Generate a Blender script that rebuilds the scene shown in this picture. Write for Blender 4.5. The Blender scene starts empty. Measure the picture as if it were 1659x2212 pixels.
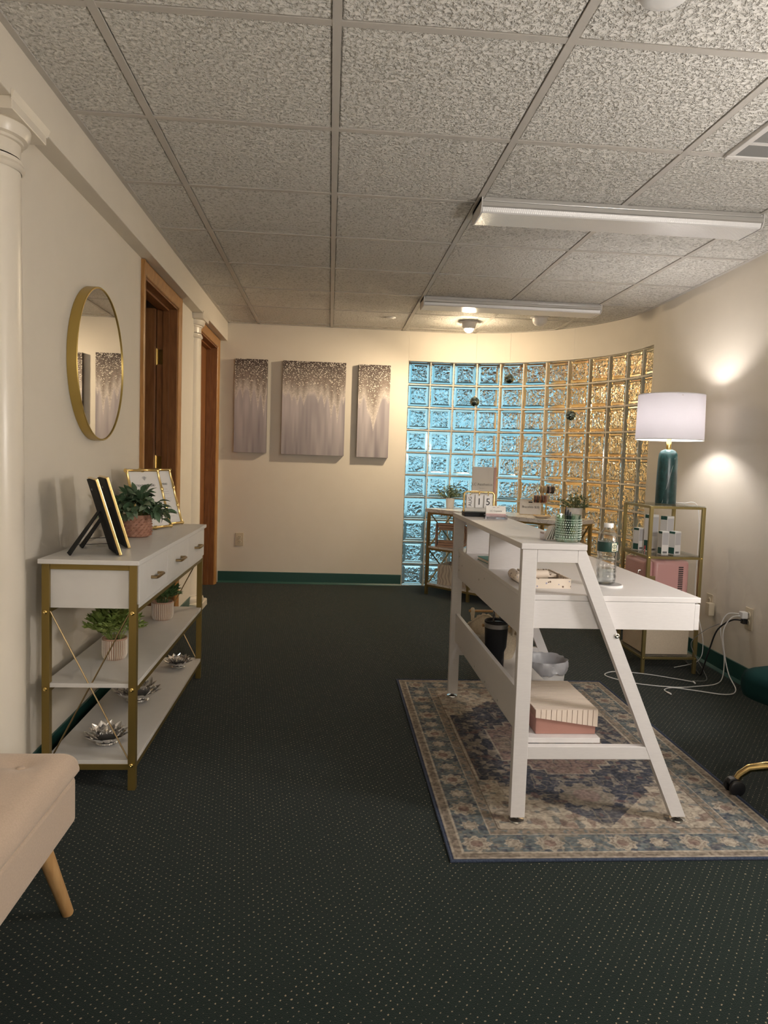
import bpy, bmesh, math, random
import numpy as np
from mathutils import Vector, Matrix
random.seed(7)
rng = np.random.default_rng(7)
SC = bpy.context.scene
COL = SC.collection
PI = math.pi

# ------------------------------------------------------------------ camera
HC = 1.104                                    # camera height above the carpet
YAW, PITCH, ROLL, FPX = 0.0763, -0.0720, 0.0332, 1586.14
cy_, sy_, cp_, sp_ = math.cos(YAW), math.sin(YAW), math.cos(PITCH), math.sin(PITCH)
fw = Vector((sy_*cp_, cy_*cp_, sp_)); r0 = Vector((cy_, -sy_, 0)); u0 = r0.cross(fw)
rr = math.cos(ROLL)*r0 + math.sin(ROLL)*u0
uu = -math.sin(ROLL)*r0 + math.cos(ROLL)*u0
cam = bpy.data.cameras.new('camera'); camo = bpy.data.objects.new('camera', cam); COL.objects.link(camo)
M = Matrix((rr, uu, -fw)).transposed().to_4x4(); M.translation = (0, 0, HC)
camo.matrix_world = M
cam.sensor_fit = 'VERTICAL'; cam.sensor_height = 36.0; cam.sensor_width = 27.0
cam.lens = FPX*36.0/2212.0; cam.clip_start = 0.02
SC.camera = camo

# ------------------------------------------------------------------ world, lights, exposure
w = bpy.data.worlds.new('sky'); SC.world = w; w.use_nodes = True
bg = w.node_tree.nodes['Background']
bg.inputs[0].default_value = (0.20, 0.46, 0.60, 1); bg.inputs[1].default_value = 0.70
_t = w.node_tree.nodes.new('ShaderNodeTexCoord'); _n = w.node_tree.nodes.new('ShaderNodeTexNoise'); _n.inputs['Scale'].default_value = 5.0; _n.inputs['Detail'].default_value = 4
_r = w.node_tree.nodes.new('ShaderNodeValToRGB'); _r.color_ramp.elements[0].position = .38; _r.color_ramp.elements[0].color = (.13,.37,.52,1); _r.color_ramp.elements[1].position = .66; _r.color_ramp.elements[1].color = (.40,.62,.70,1)
w.node_tree.links.new(_t.outputs['Generated'], _n.inputs['Vector']); w.node_tree.links.new(_n.outputs['Fac'], _r.inputs['Fac']); w.node_tree.links.new(_r.outputs['Color'], bg.inputs[0])   # blue sky with thin cloud
SC.view_settings.view_transform = 'Standard'; SC.view_settings.look = 'None'
SC.view_settings.gamma = 1.0; SC.view_settings.use_curve_mapping = False
SC.view_settings.exposure = 1.42
cyc = SC.cycles
cyc.caustics_reflective = False; cyc.caustics_refractive = True
cyc.max_bounces = 8; cyc.transmission_bounces = 8; cyc.glossy_bounces = 3; cyc.transparent_max_bounces = 10; cyc.diffuse_bounces = 4
cyc.use_adaptive_sampling = True; cyc.adaptive_threshold = 0.07; cyc.adaptive_min_samples = 16
cyc.sample_clamp_indirect = 4.0; cyc.use_denoising = True
WARM = (1.0, 0.74, 0.44)

def point(name, loc, power, color, radius=0.05):
    l = bpy.data.lights.new(name, 'POINT'); l.energy = power; l.color = color; l.shadow_soft_size = radius
    o = bpy.data.objects.new(name, l); o.location = loc; COL.objects.link(o); return o
def spot(name, loc, target, power, color, angle, radius=0.04, blend=0.6):
    l = bpy.data.lights.new(name, 'SPOT'); l.energy = power; l.color = color; l.shadow_soft_size = radius
    l.spot_size = angle; l.spot_blend = blend
    o = bpy.data.objects.new(name, l); o.location = loc; COL.objects.link(o)
    o.rotation_euler = (Vector(target)-Vector(loc)).to_track_quat('-Z', 'Y').to_euler(); return o
# the eyeball spotlight near the curved wall, turned towards the paintings and the left wall
spot('ceiling_spot_light', (1.035, 5.785, 2.100), (-.75, 5.85, .45), 30, (1.0, 0.79, 0.54), math.radians(120), 0.03, .9)
# added bare light behind the camera, and an unseen lamp at the right-hand wall
point('rear_stand_in_light', (0.95, -0.9, 1.45), 25, (1.0, 0.945, 0.89), 0.12)
point('floor_lamp_light', (1.74, 1.62, 1.22), 14, (1.0, 0.955, 0.92), 0.12)
# porch lamp beyond the glass block wall
point('porch_lamp_light', (2.95, 6.6, 1.70), 48, (1.0, 0.74, 0.40), 0.09)

# ------------------------------------------------------------------ mesh helpers
class MB:
    def __init__(s): s.v = []; s.f = []
    def add(s, V, F):
        o = len(s.v); s.v += [tuple(p) for p in V]; s.f += [tuple(i+o for i in f) for f in F]; return s
    def box(s, x0, x1, y0, y1, z0, z1):
        V = [(x0,y0,z0),(x1,y0,z0),(x1,y1,z0),(x0,y1,z0),(x0,y0,z1),(x1,y0,z1),(x1,y1,z1),(x0,y1,z1)]
        return s.add(V, [(3,2,1,0),(4,5,6,7),(0,1,5,4),(1,2,6,5),(2,3,7,6),(3,0,4,7)])
    def bar(s, p, q, w, h=None, up=(0,0,1)):
        p, q = Vector(p), Vector(q); h = h or w; d = (q-p).normalized(); u = Vector(up)
        if abs(d.dot(u)) > .99: u = Vector((0,1,0))
        a = d.cross(u).normalized()*w/2; b = a.cross(d).normalized()*h/2
        V = [c+i*a+j*b for c in (p,q) for i,j in ((-1,-1),(1,-1),(1,1),(-1,1))]
        return s.add(V, [(3,2,1,0),(4,5,6,7),(0,1,5,4),(1,2,6,5),(2,3,7,6),(3,0,4,7)])
    def prism(s, poly, axis, a, b):
        n = len(poly)
        def P(u, v, t): return {'x': (t,u,v), 'y': (u,t,v), 'z': (u,v,t)}[axis]
        V = [P(u,v,a) for u,v in poly]+[P(u,v,b) for u,v in poly]
        F = [tuple(range(n)), tuple(range(2*n-1, n-1, -1))]+[(i, n+i, n+(i+1) % n, (i+1) % n) for i in range(n)]
        return s.add(V, F)
    def tube(s, pts, r, n=8, closed=False):
        pts = [Vector(p) for p in pts]; m = len(pts); R = r if isinstance(r, (list, tuple)) else [r]*m
        V = []; ref = None
        for i, p in enumerate(pts):
            a = pts[(i-1) % m] if (closed or i) else p
            b = pts[(i+1) % m] if (closed or i < m-1) else p
            d = (b-a).normalized()
            if ref is None:
                ref = Vector((0,0,1)) if abs(d.z) < .9 else Vector((1,0,0))
            x = (ref-d*ref.dot(d)); x = x.normalized() if x.length > 1e-6 else d.orthogonal().normalized()
            ref = x; y = d.cross(x)
            V += [p+R[i]*(math.cos(2*PI*k/n)*x+math.sin(2*PI*k/n)*y) for k in range(n)]
        F = []
        for i in range(m if closed else m-1):
            j = (i+1) % m
            F += [(i*n+k, i*n+(k+1) % n, j*n+(k+1) % n, j*n+k) for k in range(n)]
        if not closed: F += [tuple(range(n-1,-1,-1)), tuple((m-1)*n+k for k in range(n))]
        return s.add(V, F)
    def lathe(s, prof, n=28, c=(0,0,0), closed=False, arc=2*PI, a0=0):
        m = len(prof); V = []; full = abs(arc-2*PI) < 1e-6; nn = n if full else n+1
        for r, z in prof:
            V += [(c[0]+r*math.cos(a0+arc*k/n), c[1]+r*math.sin(a0+arc*k/n), c[2]+z) for k in range(nn)]
        F = []
        for i in range(m if closed else m-1):
            j = (i+1) % m
            for k in range(n):
                kk = (k+1) % nn
                F.append((i*nn+k, i*nn+kk, j*nn+kk, j*nn+k))
        if not closed and full:
            if prof[0][0] > 1e-5: F.append(tuple(range(nn-1,-1,-1)))
            if prof[-1][0] > 1e-5: F.append(tuple((m-1)*nn+k for k in range(nn)))
        return s.add(V, F)
    def sphere(s, c, r, n=12, m=8, sz=1.0):
        prof = [(max(1e-6, r*math.sin(PI*i/m)), -r*sz*math.cos(PI*i/m)) for i in range(m+1)]
        return s.lathe(prof, n, c)
    def grid(s, nx, ny, fn):
        V = [fn(i/nx, j/ny) for j in range(ny+1) for i in range(nx+1)]
        F = [(j*(nx+1)+i, j*(nx+1)+i+1, (j+1)*(nx+1)+i+1, (j+1)*(nx+1)+i) for j in range(ny) for i in range(nx)]
        return s.add(V, F)
    def xf(s, m): s.v = [tuple(m @ Vector(p)) for p in s.v]; return s
    def mesh(s, name):
        me = bpy.data.meshes.new(name); me.from_pydata(s.v, [], s.f); me.validate(); me.update()
        b = bmesh.new(); b.from_mesh(me); bmesh.ops.recalc_face_normals(b, faces=b.faces); b.to_mesh(me); b.free()
        return me

def OB(name, mb, mat, parent=None, bevel=0, smooth=None, seg=2, label=None, kind=None, loc=None, rot=None):
    me = mb.mesh(name) if isinstance(mb, MB) else mb
    if mat is not None and not me.materials: me.materials.append(mat)
    if smooth is not None:
        me.polygons.foreach_set('use_smooth', [True]*len(me.polygons))
        if smooth < 170: me.set_sharp_from_angle(angle=math.radians(smooth))
    o = bpy.data.objects.new(name, me); COL.objects.link(o); o.parent = parent
    if loc is not None: o.location = loc
    if rot is not None: o.rotation_euler = rot
    if bevel:
        bm = o.modifiers.new('bevel', 'BEVEL'); bm.width = bevel; bm.segments = seg; bm.limit_method = 'ANGLE'; bm.angle_limit = math.radians(40)
    if label: o['label'] = label
    if kind: o['kind'] = kind
    return o
def thing(name, label, cat, loc=(0,0,0), rz=0, group=None, rot=None):
    o = bpy.data.objects.new(name, None); COL.objects.link(o); o.empty_display_size = .05
    o.location = loc; o.rotation_euler = rot or (0,0,rz); o['label'] = label; o['category'] = cat
    if group: o['group'] = group
    return o
def tag(o, label, cat, group=None):
    o['label'] = label; o['category'] = cat
    if group: o['group'] = group
    return o
def struct(name, mb, mat, parent=None, **k):
    o = OB(name, mb, mat, parent, **k)
    if parent is None: o['kind'] = 'structure'
    return o
def dup(o, loc, rz=None, label=None, group=None, parent=None):
    c = o.copy(); COL.objects.link(c); c.parent = parent
    if loc is not None: c.location = loc
    if rz is not None: c.rotation_euler = (0, 0, rz)
    if label: c['label'] = label
    if group: c['group'] = group
    for ch in list(o.children): dup(ch, None, parent=c)
    return c
def W(mb, t):
    """shift a mesh written in room coordinates into the frame of its (unrotated) thing"""
    l = t.location; mb.v = [(x-l[0], y-l[1], z-l[2]) for x, y, z in mb.v]; return mb
def text(body, mat, parent, size, loc, rot, align='CENTER', name='lettering', extrude=0.0003):
    c = bpy.data.curves.new(name, 'FONT'); c.body = body; c.size = size; c.align_x = align; c.align_y = 'CENTER'; c.extrude = extrude
    c.resolution_u = 3; f = bpy.data.objects.new(name, c); COL.objects.link(f)
    bpy.context.view_layer.update()
    me = bpy.data.meshes.new_from_object(f.evaluated_get(bpy.context.evaluated_depsgraph_get())); me.name = name
    bpy.data.objects.remove(f); bpy.data.curves.remove(c); me.materials.clear(); me.materials.append(mat)
    o = bpy.data.objects.new(name, me); COL.objects.link(o); o.parent = parent; o.location = loc; o.rotation_euler = rot
    return o

# ------------------------------------------------------------------ materials
def nt(m): return m.node_tree.nodes, m.node_tree.links
def mat(name, col, rough=.5, metal=0, spec=None, sheen=0, trans=0, ior=None, coat=0, alpha=None):
    m = bpy.data.materials.new(name); m.use_nodes = True; b = m.node_tree.nodes['Principled BSDF']
    b.inputs['Base Color'].default_value = (*col, 1); b.inputs['Roughness'].default_value = rough; b.inputs['Metallic'].default_value = metal
    if spec is not None: b.inputs['Specular IOR Level'].default_value = spec
    if sheen: b.inputs['Sheen Weight'].default_value = sheen; b.inputs['Sheen Roughness'].default_value = .5
    if trans: b.inputs['Transmission Weight'].default_value = trans
    if ior: b.inputs['IOR'].default_value = ior
    if coat: b.inputs['Coat Weight'].default_value = coat
    return m
def N(m, t, **kw):
    n = m.node_tree.nodes.new(t)
    for k, v in kw.items():
        if hasattr(n, k): setattr(n, k, v)
        else: n.inputs[k.replace('_', ' ')].default_value = v
    return n
def L(m, a, b): m.node_tree.links.new(a, b)
def P(m): return m.node_tree.nodes['Principled BSDF']
def coords(m, scale=(1,1,1), rot=(0,0,0), kind='Object'):
    t = N(m, 'ShaderNodeTexCoord'); mp = N(m, 'ShaderNodeMapping'); mp.inputs['Scale'].default_value = scale; mp.inputs['Rotation'].default_value = rot
    L(m, t.outputs[kind], mp.inputs['Vector']); return mp.outputs['Vector']
def bump(m, height, strength, dist):
    b = N(m, 'ShaderNodeBump'); b.inputs['Strength'].default_value = strength; b.inputs['Distance'].default_value = dist
    L(m, height, b.inputs['Height']); L(m, b.outputs['Normal'], P(m).inputs['Normal']); return b
def noise(m, vec, scale, detail=3, rough=.5, dist=0):
    n = N(m, 'ShaderNodeTexNoise'); n.inputs['Scale'].default_value = scale; n.inputs['Detail'].default_value = detail
    n.inputs['Roughness'].default_value = rough; n.inputs['Distortion'].default_value = dist; L(m, vec, n.inputs['Vector']); return n
def ramp(m, fac, stops):
    r = N(m, 'ShaderNodeValToRGB'); e = r.color_ramp.elements
    while len(e) < len(stops): e.new(.5)
    for i, (p, c) in enumerate(stops): e[i].position = p; e[i].color = (*c, 1)
    L(m, fac, r.inputs['Fac']); return r.outputs['Color']
def math_(m, op, a, b=None):
    n = N(m, 'ShaderNodeMath', operation=op)
    for i, x in enumerate((a, b)):
        if x is None: continue
        if isinstance(x, (int, float)): n.inputs[i].default_value = x
        else: L(m, x, n.inputs[i])
    return n.outputs[0]
def mixc(m, fac, a, b):
    n = N(m, 'ShaderNodeMix', data_type='RGBA')
    for s, x in ((n.inputs[0], fac), (n.inputs[6], a), (n.inputs[7], b)):
        if isinstance(x, (int, float)): s.default_value = x
        elif isinstance(x, tuple): s.default_value = (*x, 1)
        else: L(m, x, s)
    return n.outputs[2]
MT = {}
def noisy(name, c1, c2, scale, rough=.5, bs=0, bd=.001, stretch=(1,1,1), detail=3, **k):
    m = mat(name, c1, rough, **k); v = coords(m, stretch); n = noise(m, v, scale, detail)
    L(m, ramp(m, n.outputs['Fac'], [(.3, c1), (.7, c2)]), P(m).inputs['Base Color'])
    if bs: bump(m, n.outputs['Fac'], bs, bd)
    MT[name] = m; return m
noisy('paint', (.735,.675,.58), (.75,.69,.595), 9, .62)
_m = MT['paint']; _v = coords(_m); _n = noise(_m, _v, 190, 2); bump(_m, _n.outputs['Fac'], .12, .002)
MT['column_paint'] = mat('column_paint', (.80,.73,.62), .28)
noisy('wood_trim', (.33,.155,.042), (.49,.25,.08), 14, .38, .15, .001, (6,6,.7), 5)
noisy('wood_door', (.20,.075,.022), (.30,.125,.04), 14, .4, .1, .001, (5,5,.6), 5)
noisy('wood_porch', (.30,.13,.03), (.85,.62,.30), 4, .6, 0, .001, (3,3,.8), 4)
noisy('white_wood', (.72,.695,.69), (.685,.66,.655), 30, .42, .06, .0006, (1.5,10,10), 4)
noisy('white_laminate', (.72,.70,.675), (.70,.68,.655), 20, .40, 0)
noisy('velvet_green', (.003,.017,.016), (.006,.027,.025), 8, .95, .1, .002, spec=.1)
noisy('bench_fabric', (.56,.43,.325), (.50,.38,.285), 260, .85, .25, .0006, sheen=.25)
noisy('light_wood', (.62,.38,.17), (.50,.28,.11), 10, .45, .05, .001, (8,8,1))
noisy('terracotta', (.33,.155,.10), (.46,.25,.175), 60, .8, .3, .002)
noisy('ribbed_clay', (.50,.31,.22), (.56,.36,.27), 30, .75, .1, .001)
MT['clay_rib'] = mat('clay_rib', (.74,.66,.57), .75)
noisy('macrame', (.72,.63,.49), (.60,.51,.38), 120, .9, .4, .002)
MT['gold_paint'] = mat('gold_paint', (.27,.19,.055), .38, .65)
MT['gold_shelf'] = mat('gold_shelf', (.33,.26,.11), .36, .8)
MT['brass'] = mat('brass', (.86,.62,.22), .2, 1)
MT['gold_bright'] = mat('gold_bright', (.86,.64,.28), .2, 1)
MT['champagne'] = mat('champagne', (.42,.31,.17), .35, 1)
MT['chrome'] = mat('chrome', (.8,.8,.8), .12, 1)
MT['steel'] = mat('steel', (.45,.45,.46), .3, 1)
MT['silver'] = mat('silver', (.88,.86,.84), .14, .92)
MT['mirror'] = mat('mirror', (.88,.88,.86), .015, 1)
MT['black_velvet'] = mat('black_velvet', (.006,.006,.007), .85)
MT['black_plastic'] = mat('black_plastic', (.012,.012,.014), .35)
MT['black_matte'] = mat('black_matte', (.008,.009,.011), .5, spec=.25)
MT['paper'] = mat('paper', (.80,.78,.76), .75)
MT['card'] = mat('card', (.78,.75,.70), .7)
MT['ink'] = mat('ink', (.02,.02,.022), .7)
MT['grey_ink'] = mat('grey_ink', (.22,.22,.22), .7)
MT['pale_ink'] = mat('pale_ink', (.52,.51,.50), .7)
MT['green_ink'] = mat('green_ink', (.02,.09,.07), .6)
MT['white_plastic'] = mat('white_plastic', (.80,.79,.78), .35)
MT['almond_plastic'] = mat('almond_plastic', (.62,.54,.40), .4)
MT['dark_slot'] = mat('dark_slot', (.02,.018,.016), .7)
MT['white_metal'] = mat('white_metal', (.74,.72,.70), .4)
MT['satin_metal'] = mat('satin_metal', (.60,.59,.57), .32, .55)
MT['leaf_dark'] = noisy('leaf_dark', (.045,.095,.042), (.13,.21,.12), 30, .5)
MT['leaf_light'] = noisy('leaf_light', (.20,.30,.06), (.38,.46,.14), 30, .55)
MT['leaf_grey'] = noisy('leaf_grey', (.07,.12,.05), (.25,.30,.17), 60, .6)
MT['leaf_mint'] = noisy('leaf_mint', (.09,.15,.08), (.26,.32,.22), 40, .55)
MT['leaf_mid'] = noisy('leaf_mid', (.05,.11,.03), (.12,.20,.07), 30, .55)
MT['stem'] = mat('stem', (.09,.12,.03), .7)
MT['soil'] = mat('soil', (.02,.015,.01), .95)
MT['pink'] = mat('pink', (.66,.36,.34), .35)
MT['pink_light'] = mat('pink_light', (.66,.42,.39), .55)
MT['coral'] = mat('coral', (.42,.215,.175), .55)
MT['cream_slat'] = mat('cream_slat', (.80,.68,.58), .5)
MT['slat_base'] = mat('slat_base', (.30,.17,.12), .7)
MT['teal_vinyl'] = mat('teal_vinyl', (.018,.078,.066), .4)
MT['beige_fabric'] = noisy('beige_fabric', (.66,.56,.43), (.60,.50,.38), 160, .85, .2, .0005)
MT['teal_book'] = mat('teal_book', (.10,.30,.27), .6)
MT['grey_bag'] = mat('grey_bag', (.40,.40,.42), .35)
MT['tee'] = mat('tee', (.56,.53,.49), .45)
MT['liner'] = mat('liner', (.72,.61,.50), .6)
def emit(name, col, s):
    m = bpy.data.materials.new(name); m.use_nodes = True; n, l = nt(m); n.clear()
    e = n.new('ShaderNodeEmission'); e.inputs[0].default_value = (*col, 1); e.inputs[1].default_value = s
    o = n.new('ShaderNodeOutputMaterial'); l.new(e.outputs[0], o.inputs[0]); MT[name] = m; return m
def glass(name, col, rough=.0, ior=1.45):
    m = bpy.data.materials.new(name); m.use_nodes = True; n, l = nt(m); n.clear()
    g = n.new('ShaderNodeBsdfGlass'); g.inputs['Color'].default_value = (*col, 1); g.inputs['Roughness'].default_value = rough; g.inputs['IOR'].default_value = ior
    o = n.new('ShaderNodeOutputMaterial'); l.new(g.outputs[0], o.inputs[0]); MT[name] = m; return m, g
def thin_glass(name, col, refl=.12):
    """thin clear sheet: mostly see-through, a little mirror"""
    m = bpy.data.materials.new(name); m.use_nodes = True; n, l = nt(m); n.clear()
    t = n.new('ShaderNodeBsdfTransparent'); t.inputs[0].default_value = (*col, 1)
    g = n.new('ShaderNodeBsdfGlossy'); g.inputs['Roughness'].default_value = .03
    lw = n.new('ShaderNodeLayerWeight'); lw.inputs[0].default_value = .35
    mm = n.new('ShaderNodeMath'); mm.operation = 'MULTIPLY_ADD'; mm.inputs[1].default_value = .6; mm.inputs[2].default_value = refl
    l.new(lw.outputs['Facing'], mm.inputs[0])
    x = n.new('ShaderNodeMixShader'); l.new(mm.outputs[0], x.inputs[0]); l.new(t.outputs[0], x.inputs[1]); l.new(g.outputs[0], x.inputs[2])
    o = n.new('ShaderNodeOutputMaterial'); l.new(x.outputs[0], o.inputs[0]); MT[name] = m; return m
thin_glass('clear_sheet', (.93,.96,.94), .06)
thin_glass('acrylic', (.90,.88,.90), .10)
thin_glass('bottle_plastic', (.90,.91,.91), .10)
thin_glass('jar_glass', (.74,.86,.78), .10)
thin_glass('water', (.86,.90,.92), .05)
emit('bulb', (1.0,.79,.52), 300)

# glass block: rippled solid glass
m, g = glass('block_glass', (.93,.965,.95), 0, 1.45)
v = coords(m); oi = N(m, 'ShaderNodeObjectInfo'); va = N(m, 'ShaderNodeVectorMath', operation='MULTIPLY_ADD')
L(m, oi.outputs['Random'], va.inputs[0]); va.inputs[1].default_value = (7,3,5); L(m, v, va.inputs[2])
nz = noise(m, va.outputs[0], 19, 1.6, .45, 1.8)
bp = N(m, 'ShaderNodeBump'); bp.inputs['Strength'].default_value = 1.0; bp.inputs['Distance'].default_value = .026
L(m, nz.outputs['Fac'], bp.inputs['Height']); L(m, bp.outputs[0], g.inputs['Normal'])
# its smooth clear rim
glass('rim_glass', (.95,.95,.91), .10, 1.45)
noisy('mortar', (.74,.68,.58), (.80,.74,.64), 40, .9, .2, .001)
# marble (lamp, table top)
m = mat('green_marble', (.01,.05,.05), .3); v = coords(m, (1,1,.55)); n1 = noise(m, v, 40, 6, .7, .6)
L(m, ramp(m, n1.outputs['Fac'], [(.3,(.004,.018,.020)), (.62,(.018,.070,.068)), (.8,(.07,.15,.14))]), P(m).inputs['Base Color']); MT['green_marble'] = m
m = mat('white_marble', (.78,.75,.72), .25); v = coords(m); n1 = noise(m, v, 7, 7, .6, 1.8)
L(m, ramp(m, n1.outputs['Fac'], [(.0,(.78,.75,.71)), (.47,(.77,.74,.70)), (.5,(.50,.46,.42)), (.53,(.77,.74,.70)), (1,(.80,.77,.73))]), P(m).inputs['Base Color']); MT['white_marble'] = m
# lamp shade: white cloth that lets light through
m = bpy.data.materials.new('lamp_cloth'); m.use_nodes = True; n, l = nt(m); n.clear()
d = n.new('ShaderNodeBsdfDiffuse'); d.inputs[0].default_value = (.78,.76,.77,1); t = n.new('ShaderNodeBsdfTranslucent'); t.inputs[0].default_value = (.50,.485,.50,1)
x = n.new('ShaderNodeMixShader'); x.inputs[0].default_value = .45; l.new(d.outputs[0], x.inputs[1]); l.new(t.outputs[0], x.inputs[2])
o = n.new('ShaderNodeOutputMaterial'); l.new(x.outputs[0], o.inputs[0]); MT['lamp_cloth'] = m
# frosted bag liner
# carpet: dark green loop pile with a lattice of small tan tufts
m = mat('carpet', (.011,.02,.016), .95, sheen=.12, spec=.1); 
v = coords(m, (1/.0165,1/.0165,0), (0,0,math.radians(38)))
wn = noise(m, v, 1.1, 1); sub = N(m, 'ShaderNodeVectorMath', operation='SUBTRACT'); L(m, wn.outputs['Color'], sub.inputs[0]); sub.inputs[1].default_value = (.5,.5,.5)
sc = N(m, 'ShaderNodeVectorMath', operation='MULTIPLY_ADD'); L(m, sub.outputs[0], sc.inputs[0]); sc.inputs[1].default_value = (.35,.35,0); L(m, v, sc.inputs[2])
fl = N(m, 'ShaderNodeVectorMath', operation='FLOOR'); L(m, sc.outputs[0], fl.inputs[0])
fr = N(m, 'ShaderNodeVectorMath', operation='FRACTION'); L(m, sc.outputs[0], fr.inputs[0])
wh = N(m, 'ShaderNodeTexWhiteNoise', noise_dimensions='2D'); L(m, fl.outputs[0], wh.inputs['Vector'])
c5 = N(m, 'ShaderNodeVectorMath', operation='SUBTRACT'); L(m, fr.outputs[0], c5.inputs[0]); c5.inputs[1].default_value = (.5,.5,0)
c6 = N(m, 'ShaderNodeVectorMath', operation='MULTIPLY'); L(m, c5.outputs[0], c6.inputs[0]); c6.inputs[1].default_value = (1,.75,0)
ln = N(m, 'ShaderNodeVectorMath', operation='LENGTH'); L(m, c6.outputs[0], ln.inputs[0])
thr = math_(m, 'MULTIPLY_ADD', wh.outputs['Value'], .055); m.node_tree.nodes[-1].inputs[2].default_value = .055
dots = math_(m, 'LESS_THAN', ln.outputs['Value'], thr)
v2 = coords(m); pile = noise(m, v2, 420, 2, .6); big = noise(m, v2, 3, 2)
base = mixc(m, pile.outputs['Fac'], (.0012,.0058,.0046), (.0058,.0180,.0142))
base = mixc(m, math_(m, 'MULTIPLY', big.outputs['Fac'], .4), base, (.004,.014,.0115))
tuft = mixc(m, wh.outputs['Value'], (.15,.13,.095), (.34,.27,.18))
L(m, mixc(m, dots, base, tuft), P(m).inputs['Base Color']); bump(m, pile.outputs['Fac'], .6, .003); MT['carpet'] = m
# acoustic tile: coarse fissured relief, shade in the pits also put into the colour
m = mat('acoustic_tile', (.56,.52,.46), .9, spec=.1); v = coords(m); oi = N(m, 'ShaderNodeObjectInfo')
va = N(m, 'ShaderNodeVectorMath', operation='MULTIPLY_ADD'); L(m, oi.outputs['Random'], va.inputs[0]); va.inputs[1].default_value = (9,4,2); L(m, v, va.inputs[2])
n1 = noise(m, va.outputs[0], 82, 3, .62, .35); 
h = N(m, 'ShaderNodeMapRange'); h.inputs['From Min'].default_value = .34; h.inputs['From Max'].default_value = .56; L(m, n1.outputs['Fac'], h.inputs['Value'])
L(m, ramp(m, n1.outputs['Fac'], [(.34,(.54,.515,.465)), (.46,(.86,.835,.785)), (.7,(.91,.885,.84))]), P(m).inputs['Base Color'])
bump(m, h.outputs[0], 1.0, .0062); MT['acoustic_tile'] = m
# vertex-coloured cloth for the rug and the canvases
def vcol(name, rough, glitter=False):
    m = mat(name, (.5,.5,.5), rough, spec=.2); a = N(m, 'ShaderNodeAttribute'); a.attribute_name = 'Col'
    if not glitter:
        v = coords(m); n = noise(m, v, 350, 2); L(m, a.outputs['Color'], P(m).inputs['Base Color']); bump(m, n.outputs['Fac'], .5, .002)
    else:
        v = coords(m); vo = N(m, 'ShaderNodeTexVoronoi'); vo.inputs['Scale'].default_value = 120; L(m, v, vo.inputs['Vector'])
        wn = N(m, 'ShaderNodeTexWhiteNoise', noise_dimensions='3D'); L(m, vo.outputs['Position'], wn.inputs['Vector'])
        d = math_(m, 'LESS_THAN', vo.outputs['Distance'], math_(m, 'MULTIPLY', wn.outputs['Value'], .50))
        pick = math_(m, 'LESS_THAN', wn.outputs['Value'], 1.0)
        g = math_(m, 'GREATER_THAN', math_(m, 'ADD', a.outputs['Alpha'], wn.outputs['Value']), 1.12)
        f = math_(m, 'MULTIPLY', math_(m, 'MULTIPLY', d, pick), g)
        L(m, mixc(m, f, a.outputs['Color'], (.95,.90,.80)), P(m).inputs['Base Color'])
    MT[name] = m; return m
vcol('rug_cloth', .95); vcol('canvas_paint', .5, True)
# ================================================================== the room
XL, YB, ZC, YR = -0.95, 6.35, 2.204, -2.2
CX, CY, CR = 0.90, 5.04, 1.31                  # the quarter-round corner
GX0 = 0.655                                    # where the glass block begins
A1 = CX-GX0; A2 = CR*PI/2; GLEN = A1+A2+0.06
def path(s):
    """point on the inner wall face, tangent, outward normal"""
    if s <= A1: return Vector((GX0+s, YB, 0)), Vector((1,0,0)), Vector((0,1,0))
    if s <= A1+A2:
        a = PI/2-(s-A1)/CR; n = Vector((math.cos(a), math.sin(a), 0))
        return Vector((CX, CY, 0))+CR*n, Vector((n.y, -n.x, 0)), n
    d = s-A1-A2; t = Vector((-.03, -1, 0)).normalized()
    return Vector((CX+CR, CY, 0))+d*t, t, Vector((1, -.03, 0)).normalized()
def strip(s0, s1, n, z0, z1, d0, d1):
    mb = MB(); V = []; F = []
    for i in range(n+1):
        p, t, nn = path(s0+(s1-s0)*i/n)
        for dd, z in ((d0,z0),(d1,z0),(d1,z1),(d0,z1)):
            q = p+dd*nn; V.append((q.x, q.y, z))
    for i in range(n):
        for k in range(4): F.append((i*4+k, i*4+(k+1) % 4, i*4+4+(k+1) % 4, i*4+4+k))
    F += [(0,1,2,3), (n*4+3,n*4+2,n*4+1,n*4)]
    return mb.add(V, F)
struct('floor', MB().box(-2.6, 2.6, YR-.1, 6.55, -.05, 0), MT['carpet'])
# left wall with two door openings
D1 = (3.83, 4.65); D2 = (5.43, 6.23); DH = 1.985
wl = MB().box(XL-.115, XL, YR, D1[0], 0, 2.32).box(XL-.115, XL, D1[1], D2[0], 0, 2.32).box(XL-.115, XL, D2[1], YB+.1, 0, 2.32)
wl.box(XL-.115, XL, D1[0], D1[1], DH, 2.32).box(XL-.115, XL, D2[0], D2[1], DH, 2.32)
struct('wall_left', wl, MT['paint'])
struct('wall_soffit', MB().box(XL-.05, -.882, YR, YB+.02, 2.05, 2.32), MT['paint'], bevel=.003)
struct('wall_back', MB().box(XL-.115, GX0, YB, YB+.115, 0, 2.32), MT['paint'], bevel=.002)
struct('wall_curved', strip(0, GLEN, 40, 1.952, 2.32, 0, .115), MT['paint'], smooth=40)
struct('wall_right', strip(GLEN, GLEN+7.3, 2, 0, 2.32, 0, .115), MT['paint'])
struct('wall_rear', MB().box(XL-.115, 2.4, YR-.1, YR, 0, 2.32), MT['paint'])
hall = MB().box(-2.5, -2.4, 3.0, 6.5, 0, 2.32).box(-2.5, XL-.1, 2.9, 3.0, 0, 2.32).box(-2.5, XL-.1, 6.46, 6.56, 0, 2.32).box(-2.5, XL-.1, 4.95, 5.05, 0, 2.32)
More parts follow.
